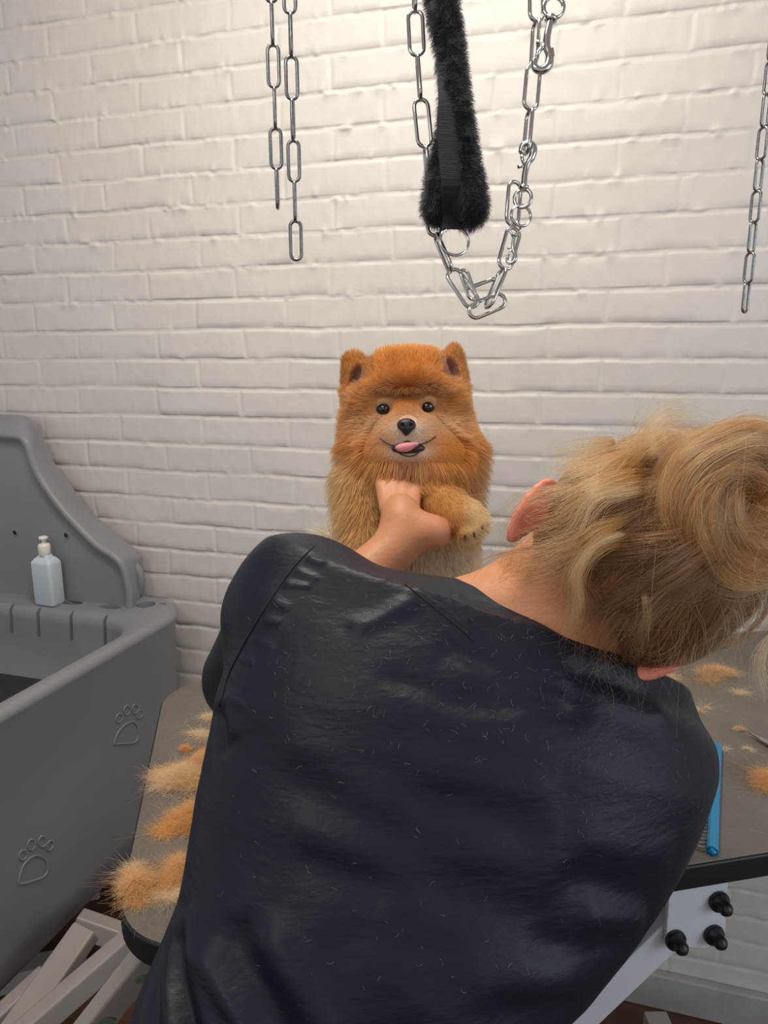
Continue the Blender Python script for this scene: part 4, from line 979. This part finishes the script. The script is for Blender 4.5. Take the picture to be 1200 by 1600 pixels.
V, Fq = nets(cap_sdf, Hc-.13, Hc+.13, .003)
def haircol(p, n, dark=0.):
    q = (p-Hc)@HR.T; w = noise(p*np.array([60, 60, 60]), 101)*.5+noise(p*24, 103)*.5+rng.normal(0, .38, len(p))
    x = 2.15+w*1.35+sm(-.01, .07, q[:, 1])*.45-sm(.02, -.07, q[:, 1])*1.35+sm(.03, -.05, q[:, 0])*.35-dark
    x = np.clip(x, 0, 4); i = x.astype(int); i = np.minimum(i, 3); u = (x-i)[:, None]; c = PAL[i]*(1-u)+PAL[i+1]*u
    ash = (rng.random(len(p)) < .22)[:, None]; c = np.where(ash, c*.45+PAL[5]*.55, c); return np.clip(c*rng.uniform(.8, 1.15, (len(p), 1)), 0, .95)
hairo = mesh_np('hair', V, Fq, M_capm, who, colors=np.tile(PAL[1]*.8, (len(V), 1)))
bunV, bunF = nets(bun_sdf, bunC-.075, bunC+.075, .003)
buno = mesh_np('hair_bun', bunV, bunF, M_capm, who, colors=np.tile(PAL[2]*.6, (len(bunV), 1)))
# strands swept over the head towards the bun
def clumpcol(gp, gi, n, sd, dark=0.):
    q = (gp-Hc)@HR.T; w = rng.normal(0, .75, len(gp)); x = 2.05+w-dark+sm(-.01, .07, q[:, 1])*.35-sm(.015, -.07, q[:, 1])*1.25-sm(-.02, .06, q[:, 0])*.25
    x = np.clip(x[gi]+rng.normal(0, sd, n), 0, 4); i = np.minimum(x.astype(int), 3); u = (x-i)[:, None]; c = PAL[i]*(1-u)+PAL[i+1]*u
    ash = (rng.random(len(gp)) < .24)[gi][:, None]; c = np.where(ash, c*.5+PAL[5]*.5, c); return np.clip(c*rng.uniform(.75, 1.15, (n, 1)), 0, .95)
def head_strands(n, M=620, k=13):
    def okd(d):
        q = d*AX; cutf = (q[:, 2]*.9+(.03-q[:, 1])*.35-.052); ear = np.sqrt((np.abs(q[:, 0])-.085)**2+((q[:, 1]+.035)*.8)**2+(q[:, 2]-.022)**2) > .025
        return (cutf < 0) & (q[:, 1] > -.080-q[:, 2]*.15) & ear, cutf, q
    d = nrm(rng.normal(0, 1, (M*8, 3))); ok, cutf, q = okd(d); edge = sm(-.04, 0, cutf)+sm(-.045, -.08, q[:, 1])
    g = d[ok & (rng.random(len(d)) < .35+.65*np.clip(edge, 0, 1))][:M]; M = len(g); gi = rng.integers(0, M, n)
    bd = nrm(((bunC-Hc)@HR.T)/AX); gt = nrm(bd+rng.normal(0, .17, (M, 3))); gb = rng.normal(.14, .16, M)+noise(g*2.6, 107)*.30; gl = rng.gamma(1.6, .030, M); gm = rng.uniform(.70, 1.0, M); gs = np.sign(g[:, 0]+rng.normal(0, .15, M))
    d0 = nrm(g[gi]+rng.normal(0, .070, (n, 3))); tgt = nrm(gt[gi]+rng.normal(0, .030, (n, 3))); tmax = gm[gi]*rng.uniform(.9, 1.05, n)
    om = np.maximum(np.arccos(np.clip((d0*tgt).sum(1), -1, 1)), .05); t = np.linspace(0, 1, k)[None]*tmax[:, None]; s_ = np.sin(om)[:, None]
    path = (np.sin((1-t)*om[:, None])/s_)[..., None]*d0[:, None]+(np.sin(t*om[:, None])/s_)[..., None]*tgt[:, None]
    side = nrm(np.cross(d0, tgt)); S1 = np.sin(np.linspace(0, 1, k)*math.pi)[None]
    path = nrm(path+side[:, None]*(S1*(gb[gi]*gs[gi]+rng.normal(0, .02, n))[:, None])[..., None])
    lift = 1.03+(gl[gi]+rng.gamma(1.2, .010, n))[:, None]*np.sin(np.linspace(.05, 1, k)*math.pi*.92)[None]+.012*S1*rng.normal(0, 1, (n, 1))*.5
    p = on_head(path.reshape(-1, 3), lift.reshape(-1)).reshape(n, k, 3)
    ph = rng.uniform(0, 6.3, M)[gi][:, None]; fr = rng.uniform(4, 9, M)[gi][:, None]; am = rng.uniform(.0003, .0022, M)[gi][:, None]; T = np.linspace(0, 1, k)[None]
    p += (np.sin(T*fr+ph)*am*T)[..., None]*(side@HR)[:, None]
    wild = (rng.random(n) < .06)[:, None, None]; p += wild*rng.normal(0, .006, (n, 1, 3))*T[..., None]**1.5
    return p, clumpcol(on_head(g), gi, n, .28)
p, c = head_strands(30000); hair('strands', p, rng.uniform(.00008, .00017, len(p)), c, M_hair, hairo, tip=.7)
# bun strands
def bun_strands(n, M=260, k=18):
    gth = rng.uniform(0, 2*math.pi, M); gd = rng.uniform(1.3, 3.4, M); gp = rng.uniform(-.7, 3.6, M); gdp = rng.normal(1.2, .55, M); gr = rng.normal(0, .0022, M); gi = rng.integers(0, M, n)
    t = np.linspace(0, 1, k)[None]; pin = np.sin(t*math.pi)
    th = (gth[gi]+rng.normal(0, .07, n))[:, None]-(gd[gi]*rng.uniform(.85, 1.1, n))[:, None]*t; ph = (gp[gi]+rng.normal(0, .085, n))[:, None]+gdp[gi][:, None]*t
    r = .0300+gr[gi][:, None]*pin+rng.normal(0, .0008, (n, 1))+.0022*np.sin(th*3+ph*2); R = .0350+.003*np.sin(th*2+1)
    q = bunC+((R+r*np.cos(ph))*np.cos(th))[..., None]*bX+((R+r*np.cos(ph))*np.sin(th))[..., None]*bY+(r*np.sin(ph))[..., None]*bA
    q = q+(vnoise(q.reshape(-1, 3)*24, 123)*.0028).reshape(q.shape)
    loose = (rng.random(n) < .05)[:, None, None]; q = q+loose*nrm(q-bunC)*(t**2)[..., None]*rng.uniform(.003, .018, (n, 1, 1))
    return q, clumpcol(bunC+0*gth[:, None]*bX-hu*.05, gi, n, .3, dark=-.05)
p, c = bun_strands(17000); hair('strands', p, rng.uniform(.00008, .00017, len(p)), c, M_hair, buno, tip=.8)
# loose locks
def lock(guide, n, spread, colr, wav=.002, k=22, tipspread=2.2, rad=(.00008, .00017)):
    g = catmull([P(x, y, d) for x, y, d in guide], k); T = nrm(np.gradient(g, axis=0)); A = nrm(np.cross(T, Rc[2])); B = np.cross(T, A)
    a = rng.normal(0, 1, (n, 2)); t = np.linspace(0, 1, k)[None]; sp = spread*(.25+np.sin(t*math.pi)*.6+(tipspread-.25)*t**3)
    tw = rng.normal(0, .5, (n, 1))+t*rng.normal(0, 1.2, (n, 1)); x = a[:, :1]*np.cos(tw)-a[:, 1:]*np.sin(tw); y = a[:, :1]*np.sin(tw)+a[:, 1:]*np.cos(tw)
    p = g[None]+(x*sp)[..., None]*A[None]+(y*sp)[..., None]*B[None]; L = rng.uniform(.72, 1.0, n)
    tt = t*L[:, None]*(k-1); i = np.clip(tt.astype(int), 0, k-2); u = (tt-i)[..., None]; r_ = np.arange(n)[:, None]; p = p[r_, i]*(1-u)+p[r_, i+1]*u
    p += (vnoise((p+rng.normal(0, .004, (n, 1, 3))).reshape(-1, 3)*32, 131)*wav).reshape(p.shape)
    c = np.clip(np.asarray(colr)[None]*rng.uniform(.7, 1.25, (n, 1)), 0, .95); return p, rng.uniform(*rad, n), c
GO, LT, DK, AS = PAL[3], PAL[4], PAL[1], PAL[5]
LOCKS = [lock([(1010, 842, .562), (965, 838, .528), (925, 858, .520), (903, 895, .522), (905, 935, .530), (898, 968, .540), (878, 990, .552)], 150, .0021, LT, .003, rad=(.00008, .00016)),
    lock([(1000, 850, .562), (955, 850, .528), (915, 872, .522), (896, 905, .524), (896, 945, .534), (886, 975, .545)], 90, .0040, GO*.8),
    lock([(1000, 895, .550), (1008, 930, .530), (1010, 965, .535), (1003, 1000, .548), (1002, 1025, .56)], 80, .0018, LT*.95),
    lock([(1035, 740, .565), (960, 755, .535), (905, 790, .535), (865, 812, .545), (830, 822, .56)], 170, .0080, GO, .005),
    lock([(1035, 770, .560), (960, 775, .527), (925, 800, .525), (900, 840, .53), (860, 862, .545), (820, 868, .56)], 110, .0062, LT*.85, .005),
    lock([(1020, 800, .560), (940, 830, .525), (900, 855, .53), (850, 868, .548), (795, 872, .575)], 110, .0050, GO, .005),
    lock([(1010, 700, .56), (960, 720, .548), (910, 745, .55), (870, 765, .56)], 300, .008, GO*.9, .003),
    lock([(960, 690, .585), (920, 712, .58), (880, 742, .58)], 220, .007, GO*.8, .003),
    lock([(900, 760, .575), (850, 775, .58), (810, 795, .59), (785, 830, .60), (772, 870, .61)], 45, .0060, GO, .004),
    lock([(870, 850, .57), (820, 862, .585), (780, 868, .60), (750, 880, .61), (722, 912, .62)], 18, .0025, DK*1.5, .003),
    lock([(960, 960, .56), (930, 945, .555), (890, 900, .56), (850, 890, .575), (810, 885, .59)], 240, .010, DK*1.2, .004),
    lock([(1000, 930, .555), (960, 960, .553), (935, 985, .56), (925, 1005, .57)], 220, .010, DK, .004),
    lock([(1060, 925, .545), (1050, 965, .545), (1035, 1000, .555), (1020, 1015, .56)], 300, .011, DK*1.6, .003),
    lock([(1110, 905, .545), (1120, 945, .55), (1110, 975, .56), (1085, 1000, .57)], 260, .010, AS*.8, .003),
    lock([(1170, 880, .55), (1180, 915, .555), (1165, 945, .565), (1130, 965, .575)], 200, .009, AS, .003),
    lock([(1215, 985, .60), (1196, 1005, .595), (1186, 1030, .59), (1190, 1060, .59), (1202, 1095, .59)], 90, .0028, LT*.85, .003),
    lock([(975, 735, .55), (1010, 690, .545), (1050, 668, .55), (1100, 664, .555)], 160, .008, GO*.8, .004),
    lock([(1040, 700, .54), (1030, 675, .545), (1045, 662, .55), (1080, 668, .55)], 60, .004, GO, .003)]
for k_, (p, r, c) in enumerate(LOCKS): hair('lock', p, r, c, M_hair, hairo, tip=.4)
# fly-away hairs
def fly(n, k=9):
    d = nrm(rng.normal(0, 1, (n*3, 3))); d = d[(d[:, 2] < .3)][:n]; p0 = on_head(d, 1.04); onb = rng.random(len(d)) < .35
    bdir = nrm(rng.normal(0, 1, (len(d), 3))); p0 = np.where(onb[:, None], bunC+bdir*.056, p0); N0 = np.where(onb[:, None], bdir, d@HR)
    t = np.linspace(0, 1, k)[None, :, None]; L = np.minimum(rng.gamma(2., .014, len(d)), .05)[:, None, None]+.012; a = nrm(np.cross(N0, rng.normal(0, 1, N0.shape)))[:, None]; b = nrm(rng.normal(0, 1, N0.shape))[:, None]
    return p0[:, None]+(N0[:, None]*t*.55+a*t*.9+b*t*t*.7+np.array([0, 0, -.3])*t*t)*L
p = fly(900); hair('flyaway_hairs', p, .00007, haircol(p[:, 0], len(p), -.3), M_hair, hairo, tip=.5)
# fine nape hairs falling over the collar
W = []
for i in range(75):
    x0, y0 = rng.uniform(925, 1010), rng.uniform(1005, 1040); ex, ey = rng.normal(0, 24), rng.uniform(25, 80); mx, my = rng.normal(-10, 38), ey*rng.uniform(.2, .9); pts = []
    for t in np.linspace(0, 1, 14):
        x = x0+2*t*(1-t)*mx*1.6+ex*t*t; y = y0+2*t*(1-t)*my*1.3+ey*t*t; a, n_ = look(stree, x, y)
        pts.append((a+n_*(.003+.010*(1-t)*t*2)) if a is not None and np.linalg.norm(a-CAM) < .9 else None)
    if all(q is not None for q in pts) and np.linalg.norm(np.diff(np.array(pts), axis=0), axis=1).max() < .012: q = np.array(pts); q[1:-1] = (q[:-2]+q[1:-1]*2+q[2:])/4; W.append(q)
if W: hair('nape_wisps', np.array(W), .00005, np.tile([.50, .40, .32], (len(W), 1)), M_hair, hairo, tip=.5)
# short hairs on the neck below the hairline
W = []
for i in range(1500):
    x0, y0 = rng.uniform(775, 960), 0; y0 = np.interp(x0, [770, 820, 870, 920, 960], [880, 885, 900, 935, 975])+rng.normal(0, 16); a, n_ = look(body_tree, x0, y0)
    if a is None or np.linalg.norm(a-CAM) > .8: continue
    dr = nrm(D_(.8, .5, 0)+rng.normal(0, .35, 3)); t = np.linspace(0, 1, 6)[:, None]; L = rng.uniform(.010, .032); W.append(a+n_*t*.006+dr*t*L+rng.normal(0, .2, 3)*t*t*L*.5)
hair('nape_hair', np.array(W), .00008, np.clip(np.tile(PAL[1]*1.2, (len(W), 1))*rng.uniform(.5, 1.8, (len(W), 1)), 0, 1), M_hair, hairo, tip=.3)

# ================================================================ TOOLS AND CUT FUR ON THE TABLE
# comb
cA = G(1121, 1166, TZ+.006); cB = G(1113, 1330, TZ+.006); cu_ = nrm(cB-cA); cs_ = np.cross(cu_, [0, 0, 1.]); cs_ = cs_ if cs_[0] < 0 else -cs_
comb = empty('grooming_comb', (cA+cB)/2-[0, 0, .006], 'metal grooming comb with a bright blue spine beside the groomer on the table', 'comb')
Lc = np.linalg.norm(cB-cA); V, Fc = [], []
bm = bmesh.new(); pr_ = [(-.0062, -.005), (-.0062, .003), (-.003, .0058), (.0035, .0058), (.0062, .002), (.0062, -.005)]
ra1 = [bm.verts.new(cA+cs_*a+np.array([0, 0, b])) for a, b in pr_]; ra2 = [bm.verts.new(cB+cs_*a+np.array([0, 0, b])) for a, b in pr_]
bm.faces.new(ra1); bm.faces.new(ra2[::-1])
for i in range(6): bm.faces.new([ra1[i], ra1[(i+1) % 6], ra2[(i+1) % 6], ra2[i]])
from_bm('spine', bm, M_blue, comb, bevel=.0008)
parts = [tube([cB-cu_*.001, cB+cu_*.004], [.0042, .0040], 14)]; mesh_np('end_cap', *join(parts), M_blue, comb)
nt_ = 34; T_ = []
for i in range(nt_): q = cA+cu_*(Lc*(i+.6)/nt_); T_.append(tube([q+cs_*.003, q+cs_*.018, q+cs_*.030], [.0008, .0008, .0004], 6))
mesh_np('teeth', *join(T_), M_steel, comb)
# scissors reaching in from the right
sA = G(1172, 1146, TZ+.004); sB = G(1270, 1200, TZ+.004); sc_ = empty('grooming_scissors', G(1215, 1172, TZ), 'steel grooming scissors, only the two blade tips showing at the right edge', 'scissors')
su = nrm(sB-sA); ss_ = np.cross([0, 0, 1.], su)
for k_, (off, an) in enumerate(((.004, .045), (-.003, -.03))):
    u2 = su*math.cos(an)+ss_*math.sin(an); w2 = np.cross([0, 0, 1.], u2); tip = sA+ss_*off*.8+su*(0 if k_ else .008); 
    bm = bmesh.new(); rws = []
    for t, w in ((0, .0006), (.02, .0028), (.06, .0048), (.085, .0055)):
        rws.append([bm.verts.new(tip+u2*t+w2*a*w+np.array([0, 0, b+k_*.0022])) for a, b in ((-1, -.0012), (1, -.0012), (.6, .0012), (-1, .0012))])
    for a, b in zip(rws, rws[1:]):
        for i in range(4): bm.faces.new([a[i], a[(i+1) % 4], b[(i+1) % 4], b[i]])
    bm.faces.new(rws[0]); bm.faces.new(rws[-1][::-1]); from_bm('blade', bm, M_steel, sc_, smooth=False)
    e_ = tip+u2*.083; c_ = e_+u2*.055+w2*(.016 if k_ == 0 else -.016)
    V, Fc = tube(catmull([e_, e_+u2*.025+w2*.0, c_-u2*.014], 10), .0026, 8); V2, F2 = tube([c_+(su*math.cos(a)*1.15+ss_*math.sin(a))*.0125 for a in np.linspace(0, 2*math.pi, 28, endpoint=False)], .0025, 8, closed=True)
    mesh_np('handle', *join([(V, Fc), (V2, F2)]), M_steel, sc_)
V, Fc = lathe([(.001, 0), (.0035, .0), (.0035, .002), (.001, .0024)], 20); mesh_np('pivot_screw', V+sA+su*.075+[0, 0, .003], Fc, M_brass, sc_)
# cut fur
def tuft(px, py, sx, sy, n, label, colr=(.80, .46, .17), ang=0., hgt=.014, group=None, L=(.012, .034), pale=.4, rad=.00012):
    c = G(px, py, TZ); k = 7; r = nrm(D_(math.cos(ang), math.sin(ang), 0)*[1, 1, 0]); s = np.cross([0, 0, 1.], r); sx, sy, hgt = sx*.86, sy*.98, hgt*1.15; L = (L[0]*.45, L[1]*.6); Mx = sx*.001; My = sy*.001
    u = rng.normal(0, .40, (n, 2)); rr = np.hypot(u[:, 0], u[:, 1])[:, None]
    nc = max(5, n//260); cc = rng.normal(0, .42, (nc, 2)); gi = rng.integers(0, nc, n); u = cc[gi]*.75+u*.5
    base = c+r*(u[:, :1]*Mx)+s*(u[:, 1:]*My); h0 = np.clip(1-np.hypot(u[:, 0], u[:, 1])*.9, .05, 1)*hgt*rng.uniform(.1, 1, n)
    base[:, 2] = TZ+.0008+h0
    ga = rng.uniform(0, 2*math.pi, nc); dirn = ga[gi]+rng.normal(0, .75, n); d = np.cos(dirn)[:, None]*r+np.sin(dirn)[:, None]*s+np.array([0, 0, 1.])*rng.normal(.05, .28, (n, 1)); cv = rng.normal(0, 2.6, (n, 1, 3))*[1, 1, .4]
    cv += (ga[gi]*0)[:, None, None]; t = np.linspace(0, 1, k)[None, :, None]; Ls = rng.uniform(*L, (n, 1, 1))
    p = base[:, None]+(d[:, None]*(t-.4)*.75+cv*(t-.4)**2*.8)*Ls; p[..., 2] = np.clip(p[..., 2], TZ+.0004, None)
    p[..., 2] = TZ+.0004+(p[..., 2]-TZ-.0004)*.85
    C0 = np.array(colr); w = (np.clip(noise(np.concatenate([cc, cc[:, :1]], 1)*3, 5)*.5+.5, 0, 1)[gi]*.5+rng.random(n)*.5)[:, None]*pale*2
    C = np.clip(C0*(1-w)+np.array([.90, .74, .50])*w, 0, .95)*rng.uniform(.8, 1.1, (n, 1))
    o = hair('fur_tuft', p, rad, C, M_fur, None, tip=.4); tag(o, label, 'cut fur', group); return o
tuft(213, 1393, 32, 23, 2200, 'orange fur clump at the near left corner of the table, hanging over its edge', (.80, .38, .10), hgt=.020, pale=.25)
tuft(264, 1408, 34, 20, 700, 'thin pale fur wisps right of the clump at the near left table corner', (.80, .52, .25), hgt=.006, pale=.6)
tuft(282, 1362, 26, 36, 1700, 'orange fur clump against the groomer\'s side near the near left table corner', (.82, .36, .08), hgt=.016, pale=.25)
tuft(286, 1222, 46, 46, 3800, 'largest fur pile on the left end of the table, pale at its left', (.82, .42, .13), hgt=.024, pale=.45)
tuft(305, 1278, 40, 34, 2600, 'deep orange fur clump joined to the lower end of the largest pile', (.84, .38, .08), hgt=.022, pale=.18)
tuft(322, 1195, 34, 40, 2000, 'orange fur clump at the shirt edge above the largest pile', (.80, .36, .09), hgt=.018, pale=.2)
tuft(291, 1172, 13, 10, 420, 'small lone orange fur ball above the largest pile', (.80, .33, .07), hgt=.010, pale=.1, L=(.006, .014))
tuft(318, 1148, 30, 12, 520, 'flat pale fur streak just below the left sleeve', (.80, .50, .22), hgt=.005, pale=.6)
tuft(325, 1122, 22, 12, 300, 'faint fur wisp half hidden under the left sleeve', (.80, .50, .22), hgt=.005, pale=.5)
tuft(205, 1362, 12, 14, 160, 'thin curl of fur lying on the left table edge', (.80, .52, .26), hgt=.005, pale=.6)
tuft(1116, 1058, 58, 34, 2200, 'fluffy orange fur clump beyond the groomer\'s lower ear on the table', (.82, .42, .13), hgt=.022, pale=.3)
tuft(1030, 1062, 52, 28, 1800, 'orange fur clump half hidden behind the right shoulder', (.82, .45, .16), hgt=.016, pale=.35)
tuft(1155, 1083, 34, 10, 220, 'thin pale tail of fur trailing right from the clump beyond the ear', (.82, .56, .30), hgt=.003, pale=.6)
tuft(1088, 1108, 24, 14, 260, 'small pale fur tuft beside the right shoulder', (.82, .52, .24), hgt=.006, pale=.5)
tuft(1154, 1141, 13, 10, 220, 'tiny orange fur tuft left of the scissor tips', (.80, .42, .14), hgt=.007, pale=.3, L=(.005, .014))
tuft(1165, 1173, 20, 9, 120, 'very small pale fur tuft below the scissor tips', (.78, .56, .34), hgt=.003, pale=.6, L=(.005, .016))
tuft(1133, 1172, 18, 8, 90, 'faint wisp of fur beside the top of the comb', (.78, .56, .34), hgt=.003, pale=.6, L=(.005, .016))
tuft(1200, 1228, 30, 34, 1800, 'orange fur clump cut by the right edge below the scissors', (.80, .36, .09), hgt=.020, pale=.2)
# stray single hairs on the mat
n = 420; a = rng.uniform(.02, TL-.02, n); b = rng.uniform(.02, TW-.02, n); base = np.array([tpt(x, y, TZ+.0006) for x, y in zip(a, b)]); th = rng.uniform(0, 6.28, n); t = np.linspace(-.5, .5, 6)[None, :, None]
d = np.stack([np.cos(th), np.sin(th), 0*th], -1)[:, None]; e = np.stack([-np.sin(th), np.cos(th), 0*th], -1)[:, None]; p = base[:, None]+(d*t+e*t*t*rng.normal(0, 1.2, (n, 1, 1)))*rng.uniform(.008, .03, (n, 1, 1))
o = hair('stray_hairs', p, .00009, np.tile([.66, .50, .34], (n, 1)), M_fur, None, tip=.6); tag(o, 'stray single dog hairs scattered over the grey table mat', 'hair clippings', kind='stuff')
